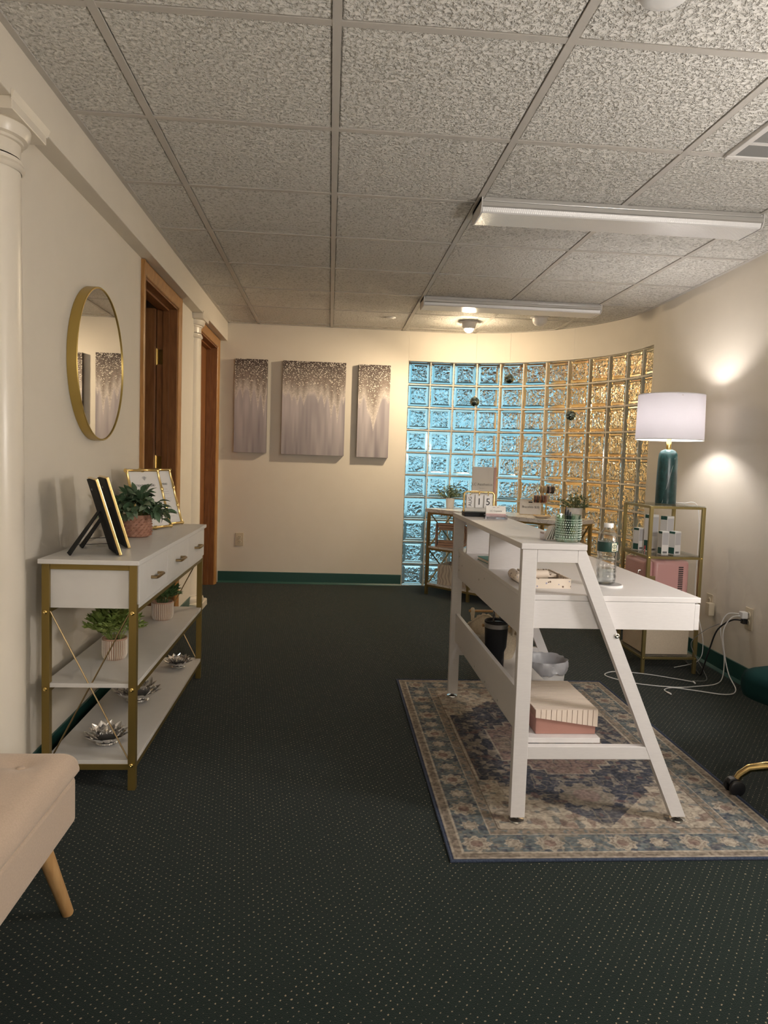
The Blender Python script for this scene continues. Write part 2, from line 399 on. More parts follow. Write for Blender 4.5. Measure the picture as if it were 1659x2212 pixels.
struct('wall_hall', hall, MT['paint'])
# coved vinyl baseboards: flat band with a toe
def base_prof(h=.098, t=.006): return [(0,0), (.018,0), (.016,.004), (t,.016), (t,h-.002), (t-.002,h), (0,h)]
b1 = MB().prism([(XL+u, v) for u, v in base_prof()], 'y', YR, D1[0]-.075).prism([(XL+u, v) for u, v in base_prof()], 'y', D1[1]+.075, D2[0]-.075)
struct('baseboard_left', b1, MT['teal_vinyl'])
struct('baseboard_back', MB().prism([(YB-u, v) for u, v in base_prof()], 'x', XL+.02, GX0-.004), MT['teal_vinyl'])
rb = MB(); V = []; F = []; pr = base_prof()
for i in range(4):
    p, t, nn = path(GLEN+.002+7.2*i/3)
    V += [(p.x-u*nn.x, p.y-u*nn.y, v) for u, v in pr]
k = len(pr)
for i in range(3): F += [(i*k+j, i*k+(j+1) % k, i*k+k+(j+1) % k, i*k+k+j) for j in range(k)]
F += [tuple(range(k)), tuple(range(4*k-1, 3*k-1, -1))]
struct('baseboard_right', rb.add(V, F), MT['teal_vinyl'])

# ceiling: grid bars and lay-in tiles
T = 0.6096; GX, GY = -0.0108, 1.9564
ceil = struct('ceiling', MB().box(-2.6, 2.5, YR-.1, 6.6, 2.245, 2.30), MT['dark_slot'])
tile_me = None
def inside(x, y):
    if y > CY and x > CX: return math.hypot(x-CX, y-CY) < CR+.02
    return y < YB+.02 and x < 2.23
def tile(x0, x1, y0, y1):
    global tile_me
    full = abs(x1-x0-T) < 1e-3 and abs(y1-y0-T) < 1e-3
    w2, h2 = (x1-x0)/2-.004, (y1-y0)/2-.004; c = ((x0+x1)/2, (y0+y1)/2, ZC)
    if full and tile_me: me = tile_me
    else:
        e = .010; mb = MB()
        # tegular edge: a step around the rim, the face lower and proud
        rings = [(w2,h2,.030), (w2,h2,.006), (w2-e,h2-e,.006), (w2-e,h2-e,.0035), (w2-e-.003,h2-e-.003,.001)]
        V = [(sx*a, sy*b, z) for a, b, z in rings for sx, sy in ((-1,-1),(1,-1),(1,1),(-1,1))]
        F = [(i*4+j, i*4+(j+1) % 4, i*4+4+(j+1) % 4, i*4+4+j) for i in range(4) for j in range(4)]+[(0,1,2,3),(16,17,18,19)]
        me = mb.add(V, F).mesh('ceiling_tile'); me.materials.append(MT['acoustic_tile'])
        if full: tile_me = me
    OB('ceiling_tile', me, None, ceil, loc=c)
xs = [-.882]+[GX+i*T for i in range(-1, 4)]+[2.30]
ys = [YR]+[GY+j*T for j in range(-6, 8)]+[YB]
for i in range(len(xs)-1):
    for j in range(len(ys)-1):
        if inside(xs[i]+.02, ys[j]+.02): tile(xs[i], xs[i+1], ys[j], ys[j+1])
def gridbar(p0, p1, dz=0):
    OB('grid_bar', MB().bar((p0[0], p0[1], ZC+.004+dz), (p1[0], p1[1], ZC+.004+dz), .024, .012), MT['tee'], ceil)
for x in xs[1:-1]:
    ye = YB if x <= CX else CY+math.sqrt(max(0, CR**2-(x-CX)**2))
    gridbar((x, YR), (x, ye))
for y in ys[1:-1]:
    xe = 2.2 if y <= CY else CX+math.sqrt(max(0, CR**2-(y-CY)**2))
    gridbar((-.882, y), (xe, y), .0012)
OB('edge_angle', MB().box(-.882, -.862, YR, YB, ZC-.002, ZC+.003), MT['tee'], ceil)
OB('edge_angle', MB().box(-.882, GX0, YB-.020, YB, ZC-.002, ZC+.003), MT['tee'], ceil)
OB('edge_angle', strip(0, GLEN+7, 46, ZC-.002, ZC+.003, -.020, 0), MT['tee'], ceil)

# glass block wall
win = struct('window_1', strip(0, GLEN, 48, 0, .006, .015, .085), MT['mortar'])
PW = GLEN/12; PH = 1.952/10; BT = .08; J = .011
mj = MB()
for i in range(11):
    mj.add(*[(lambda q: (q.v, q.f))(strip(.002, GLEN-.002, 48, (i*PH)-J/2 if i else 0, (i*PH)+J/2 if i < 10 else 1.952, .017, .083))][0])
OB('mortar_bed', mj, MT['mortar'], win, smooth=40)
for i in range(13):
    p, t, nn = path(min(max(i*PW, .003), GLEN-.003)); q = MB()
    a, b = p+.019*nn, p+.081*nn
    q.bar((a.x, a.y, .976), (b.x, b.y, .976), J, 1.952, up=(0,0,1)); OB('mortar_joint', q, MT['mortar'], win)
MT['edge_coat'] = mat('edge_coat', (.80,.74,.62), .9)
bw, bh = PW/2-J/2+.002, PH/2-J/2+.002
def block_mesh(curved):
    mb = MB(); bo = .055 if curved else 0
    w_in, w_out = bw, bw*(1+bo)
    rim = []
    def ring(a, b, y): return [(sx*a, y, sz*b) for sx, sz in ((-1,-1),(1,-1),(1,1),(-1,1))]
    R = [ring(w_in-.030, bh-.030, .004), ring(w_in-.022, bh-.022, -.001), ring(w_in-.006, bh-.006, -.002), ring(w_in, bh, .005),
         ring(w_out, bh, BT-.005), ring(w_out-.006, bh-.006, BT+.002), ring(w_out-.022, bh-.022, BT+.001), ring(w_out-.030, bh-.030, BT-.004)]
    V = [p for r in R for p in r]; F = [(i*4+j, i*4+(j+1) % 4, i*4+4+(j+1) % 4, i*4+4+j) for i in range(7) for j in range(4)]
    F += [(0,1,2,3), (28,29,30,31)]
    me = mb.add(V, F).mesh('glass_block'); me.materials.append(MT['block_glass']); me.materials.append(MT['rim_glass']); me.materials.append(MT['edge_coat'])
    for pl in me.polygons:
        cz = max(abs(me.vertices[v].co.y-BT/2) for v in pl.vertices)
        if len(set(pl.vertices)) == 4 and all(v in range(0,4) or v in range(28,32) for v in pl.vertices): pl.material_index = 0
        elif all(12 <= v < 20 for v in pl.vertices): pl.material_index = 2
        else: pl.material_index = 1
    return me
bm_flat, bm_curve = block_mesh(False), block_mesh(True)
for i in range(12):
    p, t, nn = path((i+.5)*PW); ang = math.atan2(t.y, t.x)
    for j in range(10):
        q = p+.013*nn
        OB('glass_block', bm_flat if i < 1 else bm_curve, None, win, loc=(q.x, q.y, (j+.5)*PH), rot=(0, 0, ang))
# outside the glass: paving, porch roof and the lit wooden house wall of the next entrance
struct('ground', MB().box(-4, 9, 6.55, 16, -.12, -.06).box(2.4, 9, 2, 6.55, -.12, -.06), noisy('paving', (.055,.05,.045), (.09,.085,.075), 3, .8))
struct('roof', MB().box(-2, 8, 6.5, 7.9, 2.12, 2.2).box(2.33, 8, 3, 6.5, 2.12, 2.2), noisy('eave_wood', (.16,.085,.05), (.22,.12,.07), 3, .7))
struct('wall_porch', MB().box(2.62, 6.0, 8.6, 8.7, -.06, 2.3).box(3.9, 4.0, 4.0, 8.6, -.06, 2.3), MT['wood_porch'])

# door casings, jambs and doors
def casing(name, d, lab):
    y0, y1 = d; cw = .066; r = .012
    mb = MB()
    prof = [(0,0), (cw,0), (cw,.016), (cw-.010,.019), (.016,.013), (.004,.010), (0,.006)]
    def leg(yi, sgn):
        mb.prism([(XL+v, yi+sgn*(u-.006)) for u, v in prof], 'z', 0, DH+cw-.004)
    leg(y0, -1); leg(y1, 1)
    mb.prism([(XL+v+.0006, DH-.0064+u) for u, v in prof], 'y', y0-cw+.0075, y1+cw-.0075)
    o = struct(name, mb, MT['wood_trim'])
    OB('jamb', MB().box(XL-.118, XL+.002, y0-.002, y0+.018, 0, DH).box(XL-.118, XL+.002, y1-.018, y1+.002, 0, DH).box(XL-.118, XL+.002, y0, y1, DH-.018, DH+.002), MT['wood_door'], o)
    OB('door_stop', MB().box(XL-.08, XL-.045, y0+.016, y0+.028, 0, DH-.018).box(XL-.08, XL-.045, y1-.028, y1-.016, 0, DH-.018).box(XL-.08, XL-.045, y0+.02, y1-.02, DH-.03, DH-.016), MT['wood_door'], o)
    return o
casing('trim_1', D1, ''); casing('trim_2', D2, '')
def hinge(par, z, y, x):
    h = OB('hinge', MB().box(x, x+.034, y-.0035, y, z-.045, z+.045), MT['brass'], par)
    OB('hinge_pin', MB().tube([(x-.006, y-.006, z-.05), (x-.006, y-.006, z+.05)], .006, 8), MT['brass'], h)
d1 = struct('door_1', MB().box(XL-.115-.78, XL-.12, D1[1]-.062, D1[1]-.024, .01, DH-.022), MT['wood_door'], bevel=.002)
for z in (.25, 1.03, 1.68): hinge(d1, z, D1[1]-.018, XL-.112)
d2 = struct('door_2', MB().box(XL-.116, XL-.082, D2[0]+.02, D2[1]-.02, .01, DH-.022), MT['wood_door'], bevel=.002)
OB('door_knob', MB().lathe([(.001,0),(.025,0),(.012,.02),(.026,.045),(.018,.06),(.001,.062)], 14).xf(Matrix.Translation((XL-.082, D2[0]+.09, .95)) @ Matrix.Rotation(PI/2, 4, 'Y')), MT['brass'], d2, smooth=50)

# half columns under the soffit
def column(y, lab):
    t = thing('half_column', lab, 'column', (-1.0, y, 0), group='cream half columns on the left wall')
    x0 = .052
    OB('plinth', MB().box(x0-.003, .135, -.135, .135, 0, .045).box(x0-.003, .130, -.130, .130, .045, .05), MT['column_paint'], t, bevel=.004)
    def half(name, prof): OB(name, MB().lathe(prof, 28, arc=math.radians(136), a0=-math.radians(68)), MT['column_paint'], t, smooth=35)
    half('base_torus', [(.128,.05),(.132,.065),(.128,.082),(.118,.086),(.110,.092),(.108,.100)])
    half('shaft', [(.102,.100),(.096,.110),(.0955,.7),(.092,1.3),(.087,1.915),(.090,1.925)])
    half('astragal', [(.089,1.892),(.096,1.897),(.099,1.903),(.096,1.910),(.093,1.913),(.093,1.918)])
    half('capital', [(.086,1.93),(.087,1.968),(.094,1.970),(.094,1.978),(.105,1.982),(.112,1.998),(.114,2.012),(.108,2.018)])
    OB('abacus', MB().box(x0-.003, .119, -.121, .121, 2.016, 2.050), MT['column_paint'], t, bevel=.002)
    OB('abacus_lip', MB().prism([(.1185,2.040),(.124,2.050),(.128,2.062),(.1185,2.066)], 'y', -.128, .128), MT['column_paint'], t)
    t['kind'] = 'thing'
    return t
column(2.25, 'cream round half column at the left picture edge beside the beige bench')
column(5.26, 'cream round half column between the two wooden doorways')
# ================================================================== ceiling fittings
def wrap_light(y, label, pre):
    t = thing('ceiling_light', label, 'light', (0.60, y, ZC), group='fluorescent ceiling lights')
    Lx = 1.225
    prof = [(-.100,0), (-.100,-.018), (-.096,-.020), (-.096,-.026), (-.1005,-.028), (-.098,-.044), (-.086,-.056), (.086,-.056), (.098,-.044), (.1005,-.028), (.096,-.026), (.096,-.020), (.100,-.018), (.100,0)]
    OB('housing', MB().box(0, Lx, -.100, .100, -.018, 0), MT['satin_metal'], t, bevel=.002)
    OB('side_rail', MB().prism([(-.097,-.018),(-.101,-.020),(-.101,-.036),(-.094,-.040),(-.090,-.018)], 'x', .002, Lx-.002), MT['satin_metal'], t)
    OB('side_rail', MB().prism([(.097,-.018),(.101,-.020),(.101,-.036),(.094,-.040),(.090,-.018)], 'x', .002, Lx-.002), MT['satin_metal'], t)
    OB('lens', MB().prism([(-.097,-.032),(-.088,-.056),(-.080,-.060),(.080,-.060),(.088,-.056),(.097,-.032)], 'x', .006, Lx-.006), MT['prism_lens'], t, bevel=.002)
    for x in (0, Lx-.004): OB('end_cap', MB().prism([(-.103,.0),(-.103,-.036),(-.090,-.059),(-.080,-.063),(.080,-.063),(.090,-.059),(.103,-.036),(.103,0)], 'x', x, x+.004), MT['white_metal'], t)
    for x in (.012, Lx-.012): OB('screw', MB().lathe([(.004,0),(.004,.003),(.001,.004)], 8).xf(Matrix.Translation((x,-.1005,-.009)) @ Matrix.Rotation(PI/2,4,'X')), MT['steel'], t)
m = mat('prism_lens', (.88,.875,.875), .22, spec=.6); v = coords(m, (1/.006,1/.006,1/.006), (0,0,PI/4)); vo = N(m, 'ShaderNodeTexVoronoi'); vo.inputs['Scale'].default_value = 1.0; vo.inputs['Randomness'].default_value = 0
L(m, v, vo.inputs['Vector']); bump(m, vo.outputs['Distance'], .5, .002); MT['prism_lens'] = m
wrap_light(3.195, 'long white wraparound ceiling light above the desk, the nearer of two', '')
wrap_light(5.075, 'long white wraparound ceiling light farther back, beside the lit spotlight', '')

def eyeball(name, loc, label, lit, rx=0.0):
    t = thing(name, label, 'spotlight' if lit else 'ceiling fitting', loc)
    OB('trim_ring', MB().lathe([(.045,-.001),(.072,-.001),(.074,-.005),(.068,-.010),(.052,-.011)], 28), MT['white_metal'], t, smooth=40)
    prof = [(.055,-.004),(.055,-.03),(.050,-.048),(.042,-.058),(.038,-.060)] if lit else [(.055,-.004),(.055,-.028),(.050,-.045),(.036,-.060),(.014,-.068),(.001,-.069)]
    OB('housing', MB().lathe(prof, 24), MT['white_metal'], t, smooth=50)
    if lit: OB('bulb', MB().sphere((0,0,-.060), .034, 18, 12, .8), MT['bulb'], t, smooth=180)
    return t
eyeball('ceiling_spotlight', (1.065, 5.80, ZC), 'lit white ceiling spotlight glowing warm in front of the curved wall', True)
eyeball('ceiling_spotlight', (1.545, 5.50, ZC), 'unlit white ceiling dome half hidden behind the farther long light', False)
t = thing('smoke_detector', 'round white disc on the ceiling cut by the top picture edge', 'detector', (0.737, 1.715, ZC))
OB('cover', MB().lathe([(.060,0),(.060,-.012),(.052,-.024),(.030,-.030),(.001,-.031)], 28), MT['white_plastic'], t, smooth=50)
OB('base_ring', MB().lathe([(.066,0.001),(.066,-.006),(.058,-.007)], 28), MT['white_plastic'], t, smooth=50)
t = thing('sprinkler_cover', 'small flat white disc on the ceiling above the paintings', 'ceiling fitting', (0.445, 5.795, ZC))
OB('cap', MB().lathe([(.038,0),(.038,-.004),(.034,-.006),(.001,-.007)], 24), MT['white_plastic'], t, smooth=50)
OB('rod', MB().lathe([(.012,.006),(.012,-.002)], 12), MT['white_plastic'], t)
t = thing('ceiling_vent', 'white louvred air vent in the ceiling at the right picture edge', 'vent', (1.348, 2.13, ZC))
fr_ = MB().box(0,.44,0,.025,-.012,.004).box(0,.44,.411,.436,-.012,.004).box(0,.025,.025,.411,-.012,.004).box(.415,.44,.025,.411,-.012,.004)
OB('frame', fr_, MT['white_metal'], t, bevel=.003)
OB('backing', MB().box(.02,.42,.02,.416,.004,.006), MT['dark_slot'], t)
vent_grey = mat('vent_grey', (.20,.195,.185), .6)
OB('mullion', MB().box(.02,.42,.305,.318,-.011,.002), MT['white_metal'], t)
for i in range(28):
    y = .035+i*.0137
    if abs(y-.312) > .01: OB('slat', MB().bar((.024,y,-.004), (.416,y,-.004), .0115, .0022, up=(0,.75,1)), vent_grey, t)

# ================================================================== canvases
def vnoise(X, Y, seed, cell):
    r = np.random.default_rng(seed); g = r.random((64, 64)); u = X/cell; v = Y/cell
    i = np.floor(u).astype(int); j = np.floor(v).astype(int); a = u-i; b = v-j; a = a*a*(3-2*a); b = b*b*(3-2*b)
    q = lambda p, o: g[p % 64, o % 64]
    return (q(i,j)*(1-a)+q(i+1,j)*a)*(1-b)+(q(i,j+1)*(1-a)+q(i+1,j+1)*a)*b
def lin(c): 
    c = np.asarray(c, float)/255.; return np.where(c <= .04045, c/12.92, ((c+.055)/1.055)**2.4)
def set_col(me, rgba):
    at = me.color_attributes.new('Col', 'FLOAT_COLOR', 'POINT'); at.data.foreach_set('color', rgba.astype(np.float32).ravel())
def canvas(x0, x1, z0, z1, label, spikes, seed):
    t = thing('canvas_painting', label, 'painting', ((x0+x1)/2, YB, z0), group='glitter canvases on the back wall')
    wd, ht = x1-x0, z1-z0; nx, nz = int(wd/.004), int(ht/.004)
    body = MB().box(-wd/2, wd/2, -.036, -.002, 0, ht); OB('stretched_edge', body, mat('canvas_edge', (.05,.043,.04), .8), t, bevel=.002)
    mb = MB().grid(nx, nz, lambda a, b: (-wd/2+wd*a, -.0366, ht*b)); me = mb.mesh('painted_face'); me.materials.append(MT['canvas_paint'])
    co = np.empty(len(me.vertices)*3); me.vertices.foreach_get('co', co); co = co.reshape(-1, 3); X, Z = co[:,0]+5, co[:,2]/ht
    # drip line: lowest reach of the light drips at each x
    xx = (co[:,0]+wd/2)/wd
    edge = np.full_like(xx, .64)+.035*(vnoise(X, X*0, seed, .05)-.5)
    for c, wv, dp in spikes: edge -= dp*np.clip(1-np.abs(xx-c)/wv, 0, 1)**1.3
    st = vnoise(X, Z*.10, seed+1, .045)*.55+vnoise(X, Z*.06, seed+2, .016)*.45
    low = lin((142,136,142))[None]*(1-st[:,None])+lin((200,192,194))[None]*st[:,None]
    low = low*(.80+.25*np.clip(Z*2, 0, 1))[:,None]
    top = lin((80,70,66)); mid = lin((148,136,128)); drip = lin((222,214,208))
    k = np.clip((Z-edge)/np.maximum(1-edge, .05), 0, 1)
    up = np.where((k < .45)[:,None], drip[None]*(1-k/.45)[:,None]+mid[None]*(k/.45)[:,None], mid[None]*(1-(k-.45)/.55)[:,None]+top[None]*((k-.45)/.55)[:,None])
    gr = vnoise(X*1, co[:,2], seed+5, .006)
    up = up*(.75+.5*gr[:,None])
    f = np.clip((Z-edge)/.05, 0, 1)[:,None]
    c = low*(1-f)+up*f
    al = np.clip((k-.22)*1.5, 0, 1)*.85
    set_col(me, np.concatenate([c, al[:,None]], 1))
    OB('painted_face', me, None, t)
canvas(-.812, -.540, 1.122, 1.905, 'narrow glitter drip canvas nearest the wooden doorway', [(.05,.1,.10),(.25,.07,.10),(.5,.08,.14),(.72,.1,.20),(.9,.1,.27)], 11)
canvas(-.413, .120, 1.118, 1.905, 'wide glitter drip canvas, middle one of the three', [(.05,.06,.05),(.15,.06,.10),(.24,.06,.12),(.34,.06,.13),(.57,.06,.10),(.67,.06,.14),(.78,.07,.26),(.88,.07,.32),(.97,.05,.1)], 12)
canvas(.229, .500, 1.115, 1.900, 'narrow glitter drip canvas beside the glass block wall', [(.05,.12,.12),(.3,.12,.10),(.5,.28,.36),(.95,.1,.06)], 13)

# ================================================================== mirror
t = thing('round_mirror', 'round wall mirror in a deep gold rim above the console', 'mirror', (XL, 3.04, 1.44))
R90 = Matrix.Rotation(PI/2, 4, 'Y')
OB('rim', MB().lathe([(.300,.001),(.300,.036),(.298,.038),(.294,.038),(.2925,.036),(.2925,.001)], 72, closed=True).xf(R90), mat('gold_satin', (.50,.36,.11), .35, .8), t, smooth=40)
OB('mirror_plate', MB().lathe([(.293,.002),(.293,.034),(.0001,.034)], 72).xf(R90), MT['mirror'], t, smooth=30)

# ================================================================== outlets
def duplex(parent, z, back=MT['almond_plastic']):
    f = OB('receptacle', MB().lathe([(.001,.009),(.0165,.009),(.017,.007),(.017,.004)], 20).xf(Matrix.Translation((0,0,z)) @ Matrix.Rotation(PI/2,4,'X')), back, parent, smooth=40)
    for x in (-.006,.006): OB('slot', MB().box(x-.001,x+.001,-.0096,-.0085,z-.001,z+.008), MT['dark_slot'], f)
    OB('ground_hole', MB().box(-.002,.002,-.0096,-.0085,z-.010,z-.006), MT['dark_slot'], f)
def outlet(label, loc, rz):
    t = thing('wall_outlet', label, 'outlet', loc, rz)
    OB('cover_plate', MB().box(-.035,.035,-.005,0,-.057,.057), MT['almond_plastic'], t, bevel=.003)
    for z in (-.02,.02): duplex(t, z)
    OB('screw', MB().box(-.002,.002,-.0062,-.004,-.002,.002), MT['steel'], t)
    return t
outlet('almond wall outlet low on the back wall under the paintings', (-.752, YB, .375), 0)
p, tn, nn = path(GLEN+1.44); RZ = math.atan2(-nn.y, -nn.x)+PI/2
def onwall(y): return 2.21-.03*(CY-y)
outlet('almond wall outlet with white and black plugs above the green seat', (onwall(3.56), 3.56, .35), RZ)
ot = outlet('almond wall outlet half hidden behind the desk corner', (onwall(3.975), 3.975, .345), RZ)
t = thing('power_adapter', 'cream power adapter plugged in beside the desk corner', 'adapter', (onwall(3.93)-.006, 3.925, .345), RZ)
OB('case', MB().box(-.022,.022,-.035,-.002,-.055,.015), MT['almond_plastic'], t, bevel=.003)
OB('prong', MB().box(-.004,.004,-.004,.006,.0,.006), MT['steel'], t)

# ================================================================== gold and white console table
ct = thing('console_table', 'white three-tier console table with gold metal frame along the left wall', 'console table', (-.75, 3.0, 0))
X0, X1, Y0, Y1 = -.897, -.602, 2.372, 3.612
def C(name, mb, m, par=ct, **k): return OB(name, W(mb, ct), MT[m], par, **k)
C('top_board', MB().box(X0-.004, X1+.012, Y0-.022, Y1+.018, .742, .757), 'white_laminate', bevel=.0015)
LW = .024
for y in (Y0, Y1-LW):
    for x in (X0, X1-LW):
        lg = C('leg', MB().box(x, x+LW, y, y+LW, .0, .742), 'gold_paint', bevel=.001)
        yb = y-.0015 if y == Y0 else y+LW+.0015
        for z in (.085, .335, .585):
            C('bolt', MB().lathe([(.0065,0),(.0065,.003),(.003,.0045),(.001,.0035)], 10).xf(Matrix.Translation((x+LW/2, yb, z)) @ Matrix.Rotation(PI/2 if y == Y0 else -PI/2, 4, 'X')), 'brass', lg)
    for z in (.722, .078): C('end_rail', MB().box(X0+LW, X1-LW, y+.002, y+LW-.002, z-(.010 if z < .5 else 0), z+(.009 if z < .5 else .019)), 'gold_paint', bevel=.001)
    C('cross_rod', MB().tube([(X0+LW, y+.010, .585), (X1-LW, y+.010, .10)], .0026, 8), 'champagne')
    C('cross_rod', MB().tube([(X1-LW, y+.016, .585), (X0+LW, y+.016, .10)], .0026, 8), 'champagne')
for x in (X0+.002, X1-LW+.002):
    for z in (.068, .322, .580): C('long_rail', MB().box(x, x+LW-.004, Y0+LW, Y1-LW, z, z+.017), 'gold_paint', bevel=.001)
C('shelf', MB().box(X0+.004, X1-.001, Y0+LW*.2, Y1-LW*.2, .339, .353), 'white_laminate', bevel=.001)
C('shelf', MB().box(X0+.004, X1-.001, Y0+LW*.2, Y1-LW*.2, .086, .100), 'white_laminate', bevel=.001)
C('drawer_case', MB().box(X0+.010, X1-.012, Y0+.012, Y1-.012, .597, .742), 'white_laminate')
C('front_rail', MB().box(X1-.012, X1+.001, Y0+LW, Y1-LW, .597, .611), 'white_laminate')
dw = (Y1-Y0-.03)/3
for i in range(3):
    ya = Y0+.012+i*(dw+.003)
    d = C('drawer', MB().box(X1-.012, X1+.006, ya, ya+dw, .611, .739), 'white_laminate', bevel=.0015)
    yc = ya+dw/2
    C('handle', MB().tube([(X1+.006, yc-.048, .676), (X1+.026, yc-.048, .676), (X1+.028, yc-.044, .676), (X1+.028, yc+.044, .676), (X1+.026, yc+.048, .676), (X1+.006, yc+.048, .676)], .0055, 6), 'champagne', d, smooth=50)

# picture frames standing on the console with their black backs to the room
def easel_frame(loc, label):
    t = thing('photo_frame', label, 'picture frame', loc, 0, group='black-backed gold photo frames')
    a = math.atan2(.42, .9); t.rotation_euler = (0, 0, a)      # local +x faces the room, local y runs along the frame
    lean = math.radians(17); Wd, Ht = .175, .262
    Rm = Matrix.Rotation(-lean, 4, 'Y')
    OB('back_panel', MB().box(-.008,-.002,.004,Wd-.004,.004,Ht-.005).xf(Rm), MT['black_velvet'], t, bevel=.001)
    fr = MB().box(-.003,.007,0,.010,0,Ht).box(-.003,.007,Wd-.010,Wd,0,Ht).box(-.003,.007,.010,Wd-.010,0,.010).box(-.003,.007,.010,Wd-.010,Ht-.010,Ht).xf(Rm)
    OB('moulding', fr, MT['gold_bright'], t, bevel=.002)
    OB('photo', MB().box(-.003,.001,.012,Wd-.012,.012,Ht-.012).xf(Rm), MT['paper'], t)
    top = Rm @ Vector((-.010, Wd/2, Ht*.58)); foot = Vector((-.148, Wd/2-.005, .0))
    OB('easel_leg', MB().prism([(-.04,0),(.035,0),(.022,1),(-.022,1)], 'x', -.002, .002).xf(Matrix.Translation(foot) @ Matrix(((1,0,top.x-foot.x,0),(0,1,0,0),(0,0,top.z,0),(0,0,0,1)))), MT['black_velvet'], t)
    OB('ribbon', MB().tube([Rm @ Vector((-.010,Wd/2,.035)), (-.12, Wd/2, .030)], .001, 5), MT['black_plastic'], t)
    OB('turn_clip', MB().lathe([(.004,0),(.004,.002),(.001,.003)], 8).xf(Rm @ Matrix.Translation((-.010,Wd/2,Ht*.86)) @ Matrix.Rotation(-PI/2,4,'Y')), MT['steel'], t)
    return t
easel_frame((-.676, 2.452, .7585), 'gold photo frame seen from its black back, nearest end of the console')
easel_frame((-.698, 2.640, .7585), 'gold photo frame seen from its black back, just behind the nearest frame')
# bamboo style gold frames with printed menus
def bamboo_frame(loc, a, label, bar_seed):
    t = thing('menu_frame', label, 'picture frame', loc, a, group='gold bamboo menu frames')
    Wd, Ht, lean = .205, .262, math.radians(17); Rm = Matrix.Rotation(lean, 4, 'Y')   # local +x faces the viewer, y along the width
    Rm = Matrix.Rotation(-lean, 4, 'Y')
    def stick(p, q, n):
        p, q = Vector(p), Vector(q); pts = []; rad = []
        for i in range(n):
            for f, r in ((.0,.0088),(.04,.0092),(.10,.0062),(.5,.0058),(.90,.0062),(.96,.0092)):
                pts.append(p.lerp(q, (i+f)/n)); rad.append(r)
        pts.append(q); rad.append(.0088)
        return MB().tube(pts, rad, 8)
    for p, q, n in (((0,0,0),(0,0,Ht),3), ((0,Wd,0),(0,Wd,Ht),3), ((0,-.008,.0),(0,Wd+.008,.0),2), ((0,-.008,Ht),(0,Wd+.008,Ht),2)):
        OB('bamboo_rail', stick(p, q, n).xf(Matrix.Translation((0,0,.009)) @ Rm), MT['gold_bright'], t, smooth=60)
    pm = Matrix.Translation((0,0,.009)) @ Rm
    pg = OB('menu_page', MB().box(-.003,-.001,.006,Wd-.006,.006,Ht-.006).xf(pm), MT['paper'], t)
    def ln(y0, y1, z, h=.0013, m='pale_ink'): OB('print_line', MB().box(-.0012,-.0004,y0,y1,z,z+h).xf(pm), MT[m], pg)
    z = Ht-.095; r = random.Random(bar_seed)
    while z > .03:
        ln(.03, .03+r.uniform(.10,.145), z); z -= .011 if r.random() > .3 else .018
    e = Matrix.Rotation(-lean, 4, 'Y')
    rot = (Matrix.Rotation(-lean,4,'Y') @ Matrix.Rotation(PI/2,4,'Z') @ Matrix.Rotation(PI/2,4,'X')).to_euler()
    text('TREATMENT MENU', MT['grey_ink'], pg, .0145, pm @ Vector((.0, Wd/2, Ht-.070)), rot)
    text('BAR', MT['grey_ink'], pg, .0145, pm @ Vector((.0, Wd/2+.0, Ht-.082)), rot)
    # lotus emblem
    for k in range(5):
        aa = math.radians(-60+30*k); c = Vector((0, Wd/2+.012*math.sin(aa), Ht-.040+.012*math.cos(aa)))
        OB('emblem', MB().tube([pm @ Vector((0,Wd/2,Ht-.047)), pm @ c, pm @ Vector((0,Wd/2+.020*math.sin(aa),Ht-.044+.018*math.cos(aa)))], [.0003,.0018,.0003], 5), MT['pale_ink'], pg)
    OB('backing', MB().box(-.006,-.0035,.004,Wd-.004,.004,Ht-.004).xf(pm), MT['black_velvet'], t)
    OB('easel_leg', MB().prism([(Wd/2-.02,0),(Wd/2+.02,0),(Wd/2+.012,.15),(Wd/2-.012,.15)], 'x', -.105, -.102).xf(Matrix(((1,0,.30,0),(0,1,0,0),(0,0,1,0),(0,0,0,1)))), MT['black_velvet'], t)
bamboo_frame((-.806, 3.225, .7580), math.atan2(-.43,.9), 'gold bamboo frame with a printed menu right behind the leafy plant', 3)
bamboo_frame((-.790, 3.402, .7580), math.atan2(-.43,.9), 'gold bamboo frame with a printed menu, farthest on the console top', 5)

# ---------------------------------------------------------------- plants
def leaf_mesh(name, ln_, wd, curl, m):
    V = []; F = []; n = 4
    for i in range(n+1):
        u = i/n; w_ = wd*math.sin(PI*min(.98, u*.92+.06))**.9*.5; z = -curl*u*u*ln_
        V += [(u*ln_, -w_, z+w_*.35), (u*ln_, 0, z), (u*ln_, w_, z+w_*.35)]
    for i in range(n):
        F += [(3*i,3*i+3,3*i+4,3*i+1), (3*i+1,3*i+4,3*i+5,3*i+2)]
    me = MB().add(V, F).mesh(name); me.materials.append(MT[m]); me.polygons.foreach_set('use_smooth', [True]*len(me.polygons)); return me
def leafmat(d, roll=0):
    d = Vector(d).normalized(); s = d.cross(Vector((0,0,1)))
    s = s.normalized() if s.length > 1e-4 else Vector((0,1,0)); u = s.cross(d)
    s2 = math.cos(roll)*s+math.sin(roll)*u; u2 = s2.cross(d)
    return Matrix((d, -s2, u2)).transposed()
